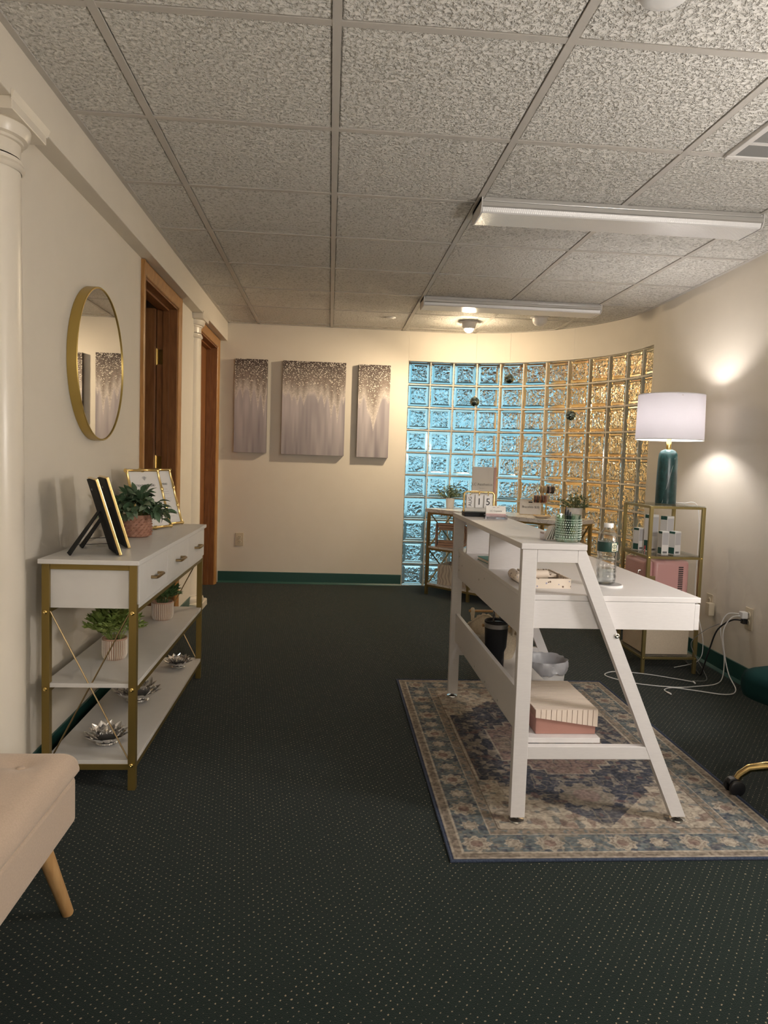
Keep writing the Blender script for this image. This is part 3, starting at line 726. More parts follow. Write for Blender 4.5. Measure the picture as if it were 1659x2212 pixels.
# the leafy plant in a woven terracotta pot
t = thing('potted_plant', 'bushy green plant in a woven-pattern terracotta pot on the console top', 'plant', (-.775, 3.035, .757))
OB('pot', MB().lathe([(.001,0),(.046,0),(.054,.004),(.0595,.02),(.0605,.056),(.058,.086),(.055,.0895),(.051,.0895),(.050,.078),(.001,.076)], 36), MT['terracotta'], t, smooth=40)
wv = MB()
for r_ in range(7):
    for k in range(20):
        a = 2*PI*(k+.5*(r_ % 2))/20; z = .010+r_*.0105; R_ = .0600 if .015 < z < .06 else .0580
        c = Vector((R_*math.cos(a), R_*math.sin(a), z)); tg = Vector((-math.sin(a), math.cos(a), 0))
        wv.tube([c-.007*tg-Vector((0,0,.003)), c+Vector((math.cos(a), math.sin(a), 0))*.0022, c+.007*tg+Vector((0,0,.003))], [.0012,.0030,.0012], 5)
OB('woven_relief', wv, MT['terracotta'], t, kind='stuff')
lm = [leaf_mesh('leaf', .047, .024, .35, 'leaf_dark'), leaf_mesh('leaf', .039, .021, .2, 'leaf_dark'), leaf_mesh('leaf', .043, .023, .5, 'leaf_mint')]
st = MB(); rs = random.Random(5)
for k in range(57):
    a = rs.uniform(0, 2*PI); el = math.radians(rs.choice([-12,5,20,35,50,65,80])+rs.uniform(-8,8))
    Ls = (.080+.040*math.cos(el))*rs.uniform(.6,1)
    d = Vector((math.cos(a)*math.cos(el)*1.05, math.sin(a)*math.cos(el)*1.05, math.sin(el)*.95))
    b0 = Vector((.02*math.cos(a), .02*math.sin(a), .080)); tip = Vector((0,0,.092))+d*Ls*1.08
    st.tube([b0, b0.lerp(tip,.5)+Vector((0,0,.012)), tip], .0011, 5)
    for q in range(5):
        f = .55+.45*q/4; p0 = b0.lerp(tip, f)+Vector((0,0,.012*4*f*(1-f)))
        if q == 4: ld = d
        else:
            sd = d.cross(Vector((rs.uniform(-1,1), rs.uniform(-1,1), rs.uniform(-1,1)))).normalized(); ld = (d*.55+sd*.85)
        me = rs.choice(lm); M3 = leafmat(ld, rs.uniform(-.6,.6))
        o = OB('leaf', me, None, t, loc=p0, rot=M3.to_euler())
OB('stems', st, MT['stem'], t)
OB('soil', MB().lathe([(.05,.066),(.001,.067)], 20), MT['soil'], t)

def ribbed_pot(t, r, h):
    OB('pot', MB().lathe([(.001,0),(r*.78,0),(r*.86,h*.06),(r*.96,h*.22),(r*.975,h*.93),(r,h*.95),(r,h),(r*.93,h),(r*.90,h*.88),(.001,h*.86)], 40), MT['ribbed_clay'], t, smooth=40)
    n = 34
    for k in range(n):
        a = 2*PI*k/n; c = Vector((math.cos(a), math.sin(a), 0))
        rb = MB().tube([c*r*.80+Vector((0,0,.001)), c*r*.885+Vector((0,0,h*.08)), c*r*.985+Vector((0,0,h*.24)), c*r*.995+Vector((0,0,h*.92))], [.0012,.0020,.0022,.0020], 4)
        OB('rib', rb, MT['clay_rib'], t)
    OB('soil', MB().lathe([(r*.9,h*.87),(.001,h*.875)], 18), MT['soil'], t)
def fern(t, r0, z0, R_, H_, n, m, leaf, seed, squash=1.0):
    rs = random.Random(seed); F_ = MB()
    for k in range(n):
        a = rs.uniform(0, 2*PI); el = math.radians(rs.uniform(18, 88)); d = Vector((math.cos(a)*math.cos(el), math.sin(a)*math.cos(el), math.sin(el)))
        b0 = Vector((r0*.5*math.cos(a), r0*.5*math.sin(a), z0)); tip = Vector((d.x*R_, d.y*R_, z0+d.z*H_))*1.0
        mid = b0.lerp(tip, .5)+Vector((0,0,.012)); F_.tube([b0, mid, tip], .0007, 4)
        nl = 7
        for q in range(nl):
            f = .35+.65*q/(nl-1); p0 = b0.lerp(tip, f)+Vector((0,0,.012*4*f*(1-f)))
            for sg in (-1, 1):
                sd = (tip-b0).cross(Vector((0,0,1))); sd = sd.normalized() if sd.length > 1e-4 else Vector((1,0,0))
                ld = ((tip-b0).normalized()*.7+sg*sd*.7+Vector((0,0,rs.uniform(-.3,.4)))).normalized(); M3 = leafmat(ld, rs.uniform(-.8,.8))
                for tri in (0,):
                    pts = [Vector((0,0,0)), Vector((leaf*.45,leaf*.26,leaf*.06)), Vector((leaf,0,-leaf*.05)), Vector((leaf*.45,-leaf*.26,leaf*.06))]
                    F_.add([p0+M3 @ p for p in pts], [(0,1,2),(0,2,3)])
    OB('foliage', F_, MT[m], t, kind='stuff')
t = thing('potted_plant', 'light green ferny plant in a ribbed pot at the near end of the middle shelf', 'plant', (-.755, 2.675, .353), group='ferny plants in ribbed pots')
ribbed_pot(t, .043, .078); fern(t, .04, .070, .108, .125, 64, 'leaf_light', .027, 3)
t = thing('potted_plant', 'darker green ferny plant in a ribbed pot farther back on the middle shelf', 'plant', (-.730, 3.325, .353), group='ferny plants in ribbed pots')
ribbed_pot(t, .047, .082); fern(t, .04, .074, .080, .115, 60, 'leaf_mid', .026, 4)

# lotus candle holders
def petal_mesh(ln_, wd):
    V = []; F = []; n = 5
    for i in range(n+1):
        u = i/n; w_ = wd*.5*math.sin(PI*(u*.86+.10))**.8 if u < 1 else .0006; zz = ln_*.28*u*u
        for k in range(5):
            s = (k-2)/2; V.append((u*ln_, s*w_, zz+.45*w_*s*s))
    for i in range(n):
        for k in range(4): F.append((i*5+k, i*5+k+1, i*5+6+k, i*5+5+k))
    me = MB().add(V, F).mesh('petal'); me.materials.append(MT['silver']); return me
pm1, pm2 = petal_mesh(.062, .034), petal_mesh(.046, .030)
def lotus(loc, R_, label):
    t = thing('lotus_candle_holder', label, 'candle holder', loc, group='silver lotus candle holders')
    s = R_/.075
    OB('dish', MB().lathe([(.001,.0),(.026*s,.0),(.034*s,.004*s),(.030*s,.008*s),(.001,.008*s)], 22), MT['silver'], t, smooth=40)
    OB('candle_cup', MB().lathe([(.001,.006*s),(.018*s,.008*s),(.020*s,.020*s),(.017*s,.020*s),(.015*s,.012*s),(.001,.012*s)], 18), MT['silver'], t, smooth=40)
    for ring, (n, el, r_, me, z) in enumerate(((10, 14, .016, pm1, .005), (10, 34, .014, pm1, .008), (8, 58, .013, pm2, .010))):
        for k in range(n):
            a = 2*PI*(k+.5*ring)/n; e = math.radians(el)
            d = Vector((math.cos(a)*math.cos(e), math.sin(a)*math.cos(e), math.sin(e)))
            o = OB('petal', me, None, t, loc=(r_*s*math.cos(a), r_*s*math.sin(a), z*s), rot=leafmat(d).to_euler()); o.scale = (s, s, s)
lotus((-.735, 2.520, .100), .080, 'silver lotus candle holder nearest the beige bench')
lotus((-.745, 2.965, .100), .100, 'large silver lotus candle holder, middle one on the bottom shelf')
lotus((-.680, 3.440, .100), .070, 'silver lotus candle holder farthest back on the bottom shelf')

# ================================================================== beige bench
t = thing('bench', 'beige tufted fabric bench with round wooden legs, lower left corner', 'bench', (-.75, 1.25, 0))
bx0, bx1, by0, by1 = -.940, -.570, .72, 1.735
def Bn(name, mb, m, **k): return OB(name, W(mb, t), MT[m], t, **k)
Bn('seat_box', MB().box(bx0+.004, bx1-.004, by0+.004, by1-.004, .225, .338), 'bench_fabric', bevel=.012, seg=3)
btn = [(-.665, 1.64), (-.845, 1.64), (-.665, 1.40), (-.845, 1.40), (-.665, 1.16), (-.845, 1.16), (-.665, .92), (-.845, .92)]
def edge_dense(u): return .5-.5*math.cos(PI*u)*.7-.5*(1-2*u)*.3
def cush(a, b):
    x = bx0+(bx1-bx0)*edge_dense(a); y = by0+(by1-by0)*edge_dense(b)
    e = min(x-bx0, bx1-x, y-by0, by1-y); z = .398+.010*min(1, e/.10)
    rd = .042
    if e < rd: z -= rd-math.sqrt(max(0, rd*rd-(rd-e)**2))
    for px_, py_ in btn:
        dd = math.hypot(x-px_, y-py_); z -= .017*math.exp(-(dd/.032)**2)
    return (x, y, z)
nx, ny = 44, 100; top = [cush(i/nx, j/ny) for j in range(ny+1) for i in range(nx+1)]
mb = MB(); mb.add(top, [(j*(nx+1)+i, j*(nx+1)+i+1, (j+1)*(nx+1)+i+1, (j+1)*(nx+1)+i) for j in range(ny) for i in range(nx)])
ring = [(i, 0) for i in range(nx)]+[(nx, j) for j in range(ny)]+[(i, ny) for i in range(nx, 0, -1)]+[(0, j) for j in range(ny, 0, -1)]
o_ = len(mb.v); prof = [(.004,.352),(.003,.345),(-.004,.339)]
idx = [j*(nx+1)+i for i, j in ring]
def inset(i, j, d):
    x = bx0+(bx1-bx0)*edge_dense(i/nx); y = by0+(by1-by0)*edge_dense(j/ny)
    return (min(max(x, bx0-d+.0), bx1+d) if d < 0 else (x+(d if i == nx else -d if i == 0 else 0)), (y+(d if j == ny else -d if j == 0 else 0)))
lvl = [idx]
for d, z in ((.0008,.352),(.0005,.345),(-.003,.340)):
    start = len(mb.v); mb.v += [(*inset(i, j, d), z) for i, j in ring]; lvl.append(list(range(start, start+len(ring))))
for A_, B_ in zip(lvl[:-1], lvl[1:]):
    mb.f += [(A_[k], A_[(k+1) % len(ring)], B_[(k+1) % len(ring)], B_[k]) for k in range(len(ring))]
mb.f.append(tuple(lvl[-1]))
Bn('lid_cushion', mb, 'bench_fabric', smooth=50)
for px_, py_ in btn: Bn('button', MB().sphere((px_, py_, .391), .0105, 12, 8, .55), 'bench_fabric', smooth=180)
for sx, x in ((1, bx1-.065), (-1, bx0+.065)):
    for sy, y in ((1, by1-.075), (-1, by0+.075)):
        Bn('leg', MB().tube([(x, y, .226), (x+sx*.045, y+sy*.06, .004), (x+sx*.0455, y+sy*.0605, 0)], [.0195,.0135,.011], 16), 'light_wood', smooth=40)
# ================================================================== rug
RX0, RX1, RY0, RY1 = .366, 1.410, 1.928, 3.590; RW, RL = RX1-RX0, RY1-RY0
t = thing('area_rug', 'blue and cream distressed Persian style rug under the white desk', 'rug', ((RX0+RX1)/2, (RY0+RY1)/2, 0))
nx, ny = 300, 478
mb = MB().grid(nx, ny, lambda a, b: (RW*(a-.5), RL*(b-.5), .0062)); me = mb.mesh('woven_face'); me.materials.append(MT['rug_cloth'])
co = np.empty(len(me.vertices)*3); me.vertices.foreach_get('co', co); co = co.reshape(-1, 3); X, Y = co[:,0], co[:,1]
d = np.minimum(RW/2-np.abs(X), RL/2-np.abs(Y))
tan_, cream, blue, navy, rust, pink_, brown = [lin(c) for c in ((150,138,120),(182,168,148),(92,108,116),(62,70,88),(118,84,80),(146,116,112),(98,82,74))]
fine = vnoise(X+3, Y+3, 1, .007); med = vnoise(X+3, Y+3, 2, .026); big = vnoise(X+3, Y+3, 3, .11); line = vnoise(X*.5+3, (Y+3), 4, .005)
C_ = np.tile(cream, (len(X), 1))
def put(mask, col, k=1.0):
    mk = (np.clip(mask, 0, 1)*k)[:,None]; global C_; C_ = C_*(1-mk)+np.asarray(col)[None]*mk
# field: floral scribble over cream
vein = np.abs(vnoise(X+5, np.abs(Y)+5, 6, .032)-.5) < .035; put(vein*1., brown, .5)
put((vnoise(X+9, Y+9, 7, .022) > .72)*1., blue, .65); put((vnoise(np.abs(X)+4, np.abs(Y)+2, 8, .03) > .76)*1., rust, .55)
# stepped navy medallion with pendants
ax, ay = np.abs(X), np.abs(Y)
def hexa(ax, ay, hx, hy, cut, step=.028):
    q = np.floor(np.maximum(0, ay-(hy-cut))/step)*step
    return (ay < hy) & (ax < hx-q*1.15)
mdl = hexa(ax, ay, .335, .54, .27, .05); put((hexa(ax, ay, .345, .55, .27, .05))*1., cream, .95); put((hexa(ax, ay, .338, .543, .27, .05))*1., brown, .8); put(mdl*1., navy, .93)
pend = (ay > .40) & (ax*1.05+(ay-.40)*.95 < .24) & (ay < .66); put(pend*1., navy, .85)
ins = mdl | pend
sc1 = np.abs(vnoise(np.abs(X)+2, np.abs(Y)+7, 9, .034)-.5) < .045; put((ins & sc1)*1., tan_, .62)
put((ins & (vnoise(np.abs(X)+8, np.abs(Y)+1, 10, .026) > .70))*1., cream, .5); put((ins & (vnoise(ax+6, ay+3, 12, .03) > .78))*1., rust, .6)
ped2 = ((ax/.085)**2+((ay-.44)/.085)**2) < 1+.25*np.cos(8*np.arctan2(ay-.44, X)); put(ped2*1., tan_, .75)
put((((ax/.045)**2+((ay-.44)/.045)**2) < 1)*1., pink_, .6)
core = hexa(ax, ay, .215, .27, .16, .04); put(hexa(ax, ay, .222, .277, .16, .04)*1., cream, .8); put(core*1., rust*.55+pink_*.45, .8)
put((core & (vnoise(ax+1, ay+1, 13, .025) > .6))*1., tan_, .6); put((core & (np.abs(vnoise(ax+2, ay+1, 14, .03)-.5) < .05))*1., navy, .6)
put((((ax/.07)**2+(ay/.09)**2) < 1)*1., blue, .8); put((((ax/.035)**2+(ay/.045)**2) < 1)*1., tan_, .9)
# border bands
bord = d < .172; put(bord*1., tan_); put(((d < .172) & (d > .168))*1., brown, .8)
put(((d < .164) & (d > .140))*1., tan_*.8+rust*.2); put(((d < .164) & (d > .140) & (vnoise(X+1, Y+1, 15, .011) > .66))*1., blue, .7)
mainb = (d < .136) & (d > .042); put(mainb*1., blue, .9)
put((mainb & (np.abs(vnoise(X+2, Y+5, 16, .025)-.5) < .06))*1., tan_, .7); put((mainb & (vnoise(X+7, Y+7, 17, .02) > .72))*1., navy, .7)
cen = .089
long_side = (RW/2-ax) < (RL/2-ay)
s_along = np.where(long_side, Y, X); s_half = np.where(long_side, RL/2-cen, RW/2-cen); cnt = np.where(long_side, 14, 8)
pitch = 2*s_half/cnt; ph = (s_along+s_half)/pitch; k_ = np.round(ph); ds = (ph-k_)*pitch; dn = d-cen
ang = np.arctan2(dn, ds); rad_ = np.hypot(ds, dn); bigf = (k_.astype(int) % 2) == 0
R1 = np.where(bigf, .040, .025)*(1+.14*np.cos(8*ang))
put((mainb & (rad_ < R1))*1., cream*.9+tan_*.1, .92); put((mainb & (rad_ < R1*.78) & (rad_ > R1*.68))*1., brown, .55); put((mainb & bigf & (rad_ < .018))*1., rust, .75)
put((((d < .042) & (d > .038)) | ((d < .140) & (d > .136)))*1., cream, .9)
put(((d < .038) & (d > .012))*1., tan_*.85+rust*.15); put(((d < .036) & (d > .016) & (vnoise(X+4, Y+4, 18, .012) > .6))*1., brown, .55)
put(((d < .016) & (d > .010))*1., cream, .6)
put((d < .008)*1., lin((52,62,86)))
# worn pile: threads run across, tan showing through
wear = np.clip((line*.6+fine*.4-.42)*2.2, 0, 1)*np.clip(.25+big*.8, 0, 1); put(wear*(d > .008), tan_*.9+cream*.1, .62)
C_ = C_*(.62+.62*fine[:,None])*(.86+.28*med[:,None])
gg = C_.mean(1, keepdims=True); C_ = C_*.80+gg*.20
set_col(me, np.concatenate([C_*.96, np.ones((len(X), 1))], 1))
OB('woven_face', me, None, t)
OB('backing', MB().box(-RW/2, RW/2, -RL/2, RL/2, 0, .0058), mat('rug_side', (.030,.042,.075), .9), t)
OB('bound_edge', MB().tube([(-RW/2,-RL/2,.0045),(RW/2,-RL/2,.0045),(RW/2,RL/2,.0045),(-RW/2,RL/2,.0045)], .0045, 8, closed=True), noisy('edge_thread', (.022,.034,.07), (.06,.08,.13), 220, .9, .6, .002), t)

# ================================================================== white desk with a hutch
dk = thing('desk', 'white wooden desk with hutch shelf and slanted legs standing on the rug', 'desk', (.86, 2.75, .006))
def D(name, mb, m='white_wood', par=dk, **k): return OB(name, W(mb, dk), MT[m], par, **k)
def legframe(y):
    w_ = .044; y1 = y+.028; zb = .022
    D('leg', MB().box(.582, .582+w_+.001, y, y1, zb, .850), bevel=.0015)
    # slanted leg from the hutch top to the floor
    D('leg', MB().prism([(.752,.812),(.752,.850),(.776,.850),(1.138,zb),(1.093,zb)], 'y', y, y1), bevel=.0006)
    D('top_rail', MB().prism([(.6275,.812),(.6275,.850),(.7515,.850),(.7515,.812)], 'y', y, y1), bevel=.0006)
    D('stretcher', MB().prism([(.626,.205),(1.017,.205),(1.000,.245),(.626,.245)], 'y', y+.001, y1-.001), bevel=.0015)
    for x in (.604, 1.118):
        f = D('leveling_foot', MB().lathe([(.023,.0055),(.025,.008),(.024,.012),(.012,.014),(.006,.016),(.006,.026)], 20, (x, y+.014, 0)), 'chrome', smooth=40)
    D('bolt', MB().lathe([(.008,0),(.008,.002),(.0045,.0035),(.001,.002)], 12).xf(Matrix.Translation((.885, y-.0005 if y < 2.5 else y1+.0005, .592)) @ Matrix.Rotation(PI/2 if y < 2.5 else -PI/2, 4, 'X')), 'chrome', smooth=40)
DY0, DY1 = 2.138, 3.352
legframe(DY0); legframe(DY1-.028)
D('hutch_top', MB().box(.577, .778, DY0-.004, DY1+.004, .850, .868), bevel=.002)
D('worktop', MB().box(.600, 1.158, DY0+.0285, DY1-.0285, .691, .708), bevel=.002)
D('drawer_box', MB().box(.630, 1.140, DY0+.029, DY1-.029, .605, .6905), bevel=.001)
dr = D('drawer', MB().box(1.1405, 1.157, DY0+.030, 2.745, .606, .687), bevel=.0015)
dr = D('drawer', MB().box(1.1405, 1.157, 2.752, DY1-.030, .606, .687), bevel=.0015)
D('hutch_divider', MB().box(.604, .768, 2.680, 2.695, .708, .850))
D('hutch_divider', MB().box(.604, .768, 3.128, 3.143, .708, .850))
ap = D('apron', MB().box(.604, .620, DY0+.028, DY1-.028, .572, .6905), bevel=.001)
for y, z in ((3.29,.672), (3.29,.610), (3.22,.640), (2.85,.640), (2.75,.66)):
    D('screw_hole', MB().lathe([(.004,0),(.004,.001),(.001,.0015)], 8).xf(Matrix.Translation((.604, y, z)) @ Matrix.Rotation(-PI/2, 4, 'Y')), 'steel', ap)
fp = D('shelf_board', MB().box(.603, .618, DY0+.028, DY1-.028, .272, .402), bevel=.0015)
for y in (3.16, 2.86, 2.66, 2.45):
    D('screw_hole', MB().lathe([(.004,0),(.004,.001),(.001,.0015)], 8).xf(Matrix.Translation((.603, y, .285)) @ Matrix.Rotation(-PI/2, 4, 'Y')), 'steel', fp)
D('shelf', MB().box(.619, .862, DY0+.029, DY1-.029, .2455, .262), bevel=.0015)
ZS, ZD, ZH = .2622, .7082, .8682

# striped box on the lower shelf
t = thing('storage_box', 'coral storage box with a cream slatted lid on the lower desk shelf', 'box', (.762, 2.345, ZS))
bw2, bl, bh_ = .100, .150, .080
OB('box_body', MB().box(-bw2+.004, bw2-.004, -bl+.004, bl-.004, 0, bh_-.006), MT['coral'], t, bevel=.002)
OB('lid_core', MB().prism([(-bw2,.054),(bw2,.026),(bw2,bh_-.003),(-bw2,bh_-.003)], 'y', -bl, bl), MT['slat_base'], t)
for i in range(20):
    y0 = -bl+i*(2*bl/20); OB('lid_slat', MB().box(-bw2, bw2, y0+.001, y0+.0138, bh_-.003, bh_), MT['cream_slat'], t)
for i in range(12):
    xa = -bw2+i*(2*bw2/12); xb = xa+2*bw2/12-.0018
    f = lambda x: .054-.028*(x+bw2)/(2*bw2)
    OB('lid_slat', MB().prism([(xa+.0009, f(xa)), (xb+.0009, f(xb)), (xb+.0009, bh_-.0005), (xa+.0009, bh_-.0005)], 'y', -bl-.003, -bl), MT['cream_slat'], t)
# tumbler
t = thing('tumbler', 'black insulated tumbler with a steel rim and dark straw on the desk shelf', 'tumbler', (.706, 2.945, ZS))
t.scale = (1, 1, .87)
OB('body', MB().lathe([(.001,0),(.034,0),(.036,.003),(.036,.075),(.044,.098),(.0475,.185),(.0475,.190)], 36), MT['black_matte'], t, smooth=40)
OB('steel_band', MB().lathe([(.0475,.190),(.048,.192),(.0485,.210),(.046,.212)], 36), MT['steel'], t, smooth=40)
OB('lid', MB().lathe([(.048,.211),(.0495,.214),(.0495,.222),(.046,.225),(.043,.216),(.001,.214)], 36), MT['black_plastic'], t, smooth=40)
OB('slider', MB().box(-.010,.022,-.012,.012,.214,.219), MT['black_plastic'], t, bevel=.002)
OB('straw', MB().tube([(-.014,.004,.20)]+[(-.012+.0015*math.sin(k*1.9), .004+.0015*math.cos(k*1.9), .215+.004*k) for k in range(16)], .0035, 8), noisy('straw_dark', (.01,.01,.012), (.18,.17,.16), 160, .4), t, smooth=60)
# macrame basket
t = thing('macrame_basket', 'cream macrame basket with wooden dowel handles behind the tumbler', 'basket', (.736, 3.16, ZS))
t.scale = (1, 1, .76)
def bpt(a, z):
    R_ = .085+.03*(z/.17); n_ = 3.2; c, s = math.cos(a), math.sin(a); k = (abs(c)**n_+abs(s)**n_)**(-1/n_)
    return Vector((k*R_*c*1.0, k*R_*s*1.25, z))
bk = MB(); na, nz = 48, 10
def rimz(a): return .135+.045*abs(math.cos(a))**3*0+.050*max(0, math.cos(2*(a-PI/2)))**2
V = []; 
for j in range(nz+1):
    for i in range(na):
        a = 2*PI*i/na; z = rimz(a)*j/nz; p_ = bpt(a, z)
        w_ = 1+.012*math.sin(i*PI*.5)*math.sin(j*1.7); V.append((p_.x*w_, p_.y*w_, z))
F = [(j*na+i, j*na+(i+1) % na, (j+1)*na+(i+1) % na, (j+1)*na+i) for j in range(nz) for i in range(na)]
base_i = len(V); V.append((0,0,.002)); F += [(base_i, (i+1) % na, i) for i in range(na)]
bk.add(V, F); bo = OB('woven_body', bk, MT['macrame'], t, smooth=60)
sm = bo.modifiers.new('thickness', 'SOLIDIFY'); sm.thickness = .006; sm.offset = 1
OB('rope_rim', MB().tube([bpt(2*PI*i/96, rimz(2*PI*i/96)) + Vector((0,0,.003*math.sin(i*2.1))) for i in range(96)], [.006+.0018*math.sin(i*2.1) for i in range(96)], 7, closed=True), MT['macrame'], t, smooth=60)
for sg in (-1, 1):
    yy = bpt(PI/2, .185).y*sg
    OB('dowel', MB().tube([(-.075, yy, .206), (.075, yy, .206)], .0075, 12), MT['light_wood'], t, smooth=50)
    for x in (-.058, .058):
        kn = MB().tube([(x, yy*.99, .150), (x, yy-.011*sg, .190), (x, yy-.010*sg, .212), (x, yy, .219), (x, yy+.010*sg, .212), (x, yy+.008*sg, .19), (x, yy, .165)], [.007,.009,.009,.009,.009,.009,.006], 8)
        OB('knot', kn, MT['macrame'], t, smooth=60)
# trash bin
t = thing('trash_bin', 'small white trash bin with a grey bag liner beneath the desk', 'bin', (.976, 3.15, .0065))
t.scale = (.86, .86, .93)
OB('bucket', MB().lathe([(.001,0),(.088,0),(.092,.004),(.112,.235),(.116,.240),(.110,.240),(.088,.008),(.001,.008)], 40), MT['white_plastic'], t, smooth=40)
V = []; n_ = 64; bag = MB(); prof = [(.001,.014),(.082,.015),(.099,.19),(.108,.246),(.118,.258),(.122,.250),(.124,.225),(.121,.208),(.118,.200)]
for j, (r_, z) in enumerate(prof):
    for i in range(n_):
        a = 2*PI*i/n_; wob = .004*math.sin(5*a+j)+.003*math.sin(11*a-2*j)+.002*math.sin(17*a+j*.7); amp = .25 if j < 2 else (.4 if j < 4 else 1.2)
        V.append(((r_+wob*amp)*math.cos(a), (r_+wob*amp)*math.sin(a), z+(wob*1.6 if j > 5 else wob*.3)))
F = [(j*n_+i, j*n_+(i+1) % n_, (j+1)*n_+(i+1) % n_, (j+1)*n_+i) for j in range(len(prof)-1) for i in range(n_)]
OB('bag_liner', bag.add(V, F), MT['grey_bag'], t, smooth=70)

# ---------------------------------------------------------------- things on the hutch top
t = thing('desk_calendar', 'gold framed flip calendar reading AUG 15 on a black base', 'calendar', (.655, 3.185, ZH), math.radians(-4))
OB('base', MB().box(-.062,.075,-.055,.055,0,.018), MT['black_matte'], t, bevel=.002)
pts = [(-.060,0,.018), (-.060,0,.094), (-.057,0,.101), (-.049,0,.105), (.060,0,.105), (.068,0,.101), (.071,0,.094), (.071,0,.018)]
OB('pipe_frame', MB().tube(pts, .0045, 10), MT['gold_bright'], t, smooth=60)
OB('back_panel', MB().box(-.053,.065,-.002,.004,.020,.096), MT['card'], t)
for i, (s, rz) in enumerate((('AUG', 1), ('1', 0), ('5', 0))):
    xc = -.034+i*.039; cd = OB('flip_card', MB().box(xc-.0165, xc+.0165, -.010, -.005, .036, .093), MT['paper'], t, bevel=.0008)
    OB('ring', MB().tube([(xc, -.010+.008*math.cos(a), .099+.010*math.sin(a)) for a in [2*PI*k/14 for k in range(14)]], .0012, 6, closed=True), MT['gold_bright'], cd, smooth=60)
    if rz: text(s, MT['ink'], cd, .0205, (xc, -.0104, .063), (PI/2, -PI/2, 0))
    else: text(s, MT['ink'], cd, .042, (xc, -.0104, .062), (PI/2, 0, 0))
t = thing('card_holder', 'clear acrylic business card holder in front of the calendar', 'card holder', (.706, 3.050, ZH), math.radians(-3))
OB('tray', MB().box(-.047,.047,-.022,.020,0,.004).box(-.047,.047,-.024,-.021,0,.020).box(-.047,-.044,-.022,.020,0,.016).box(.044,.047,-.022,.020,0,.016), MT['acrylic'], t)
Rm = Matrix.Rotation(-math.radians(18), 4, 'X')
cs = OB('card_stack', MB().box(-.042,.042,-.014,-.002,.005,.052).xf(Rm), MT['card'], t)
OB('card_edge', MB().box(-.042,.042,-.0155,-.0142,.005,.018).xf(Rm), MT['pink_light'], cs)
text('LC Capture', MT['grey_ink'], cs, .0105, Rm @ Vector((0,-.0147,.030)), (PI/2-math.radians(18), 0, 0))
for x in (-.008, .010):
    OB('printed_lash', MB().tube([Rm @ Vector((x-.005,-.0147,.043)), Rm @ Vector((x,-.0147,.046)), Rm @ Vector((x+.005,-.0147,.044))], .0006, 5), MT['ink'], cs)
# beaded green jar with pens
t = thing('pen_jar', 'green beaded glass jar holding pens on the near end of the hutch', 'jar', (.742, 2.212, ZH))
OB('glass_wall', MB().lathe([(.001,.0),(.035,.0),(.0385,.004),(.0385,.078),(.040,.082),(.040,.084),(.037,.084),(.0355,.078),(.0355,.008),(.001,.007)], 44), MT['jar_glass'], t, smooth=40)
bd = MB()
for r_ in range(9):
    z = .010+r_*.0074; big_ = r_ in (1, 6); q = 30 if big_ else 40; rad = .0030 if big_ else .0022
    for k in range(q):
        a = 2*PI*(k+.5*(r_ % 2))/q; bd.sphere((.0388*math.cos(a), .0388*math.sin(a), z), rad, 6, 4)
OB('beads', bd, mat('bead_glass', (.68,.82,.73), .15, trans=.4), t, smooth=180, kind='stuff')
for (x, y, tx, m_, top_) in ((-.010,.004,.006,'black_plastic',.108), (-.003,-.006,-.004,'ink',.100), (.004,.006,.010,'black_plastic',.092)):
    OB('pen', MB().tube([(x*.5,y,.009), (x+tx*.2,y,.070), (x+tx*.3,y,top_-.012), (x+tx*.35,y,top_)], [.0022,.0042,.0042,.002], 8), MT[m_], t, smooth=50)
t = thing('card_fan', 'clear holder with fanned white cards beside the green jar', 'card holder', (.684, 2.240, ZH), math.radians(4))
t.scale = (.9, .9, .85)
OB('tray', MB().box(-.016,.030,-.020,.020,0,.004).box(-.018,-.015,-.020,.020,0,.030), MT['acrylic'], t)
for k in range(4):
    Rk = Matrix.Translation((-.008+.009*k,0,.004)) @ Matrix.Rotation(math.radians(24-5*k), 4, 'Y')
    OB('card', MB().box(-.0006,.0006,-.018,.018,0,.052).xf(Rk), MT['card'], t)

# ---------------------------------------------------------------- things on the worktop
t = thing('coaster', 'round white stone coaster under the water bottle', 'coaster', (.930, 2.350, ZD))
OB('disc', MB().lathe([(.001,0),(.049,0),(.050,.002),(.050,.006),(.048,.008),(.001,.008)], 40), MT['white_plastic'], t, smooth=40)
OB('felt_top', MB().lathe([(.046,.0082),(.001,.0086)], 40), noisy('grey_stone', (.30,.29,.29), (.40,.38,.37), 60, .8), t)
t = thing('water_bottle', 'clear plastic water bottle with a dark green label and white cap', 'bottle', (.924, 2.350, ZD+.0086))
OB('shell', MB().lathe([(.001,.004),(.022,0),(.029,.004),(.031,.014)]+[(.0310+.0012*math.sin(z*330), z) for z in [.016+.0045*k for k in range(20)]]+[(.0325,.108),(.0325,.142),(.031,.150),(.024,.170),(.0155,.182),(.0135,.186),(.0135,.196)], 40), MT['bottle_plastic'], t, smooth=60)
OB('water', MB().lathe([(.001,.005),(.021,.002),(.028,.006),(.0295,.016),(.0295,.052),(.001,.052)], 36), MT['water'], t, smooth=40)
lb = OB('label_band', MB().lathe([(.0330,.1085),(.0333,.110),(.0333,.139),(.0330,.1405)], 40), mat('label_green', (.010,.045,.035), .4), t, smooth=60)
def patch(a0, a1, z0, z1, r_=.03345): return MB().lathe([(r_, z0), (r_, z1)], 8, arc=a1-a0, a0=a0)
OB('label_badge', patch(-PI/2+.05, -PI/2+.62, .111, .138), mat('badge_cream', (.70,.66,.48), .5), lb)
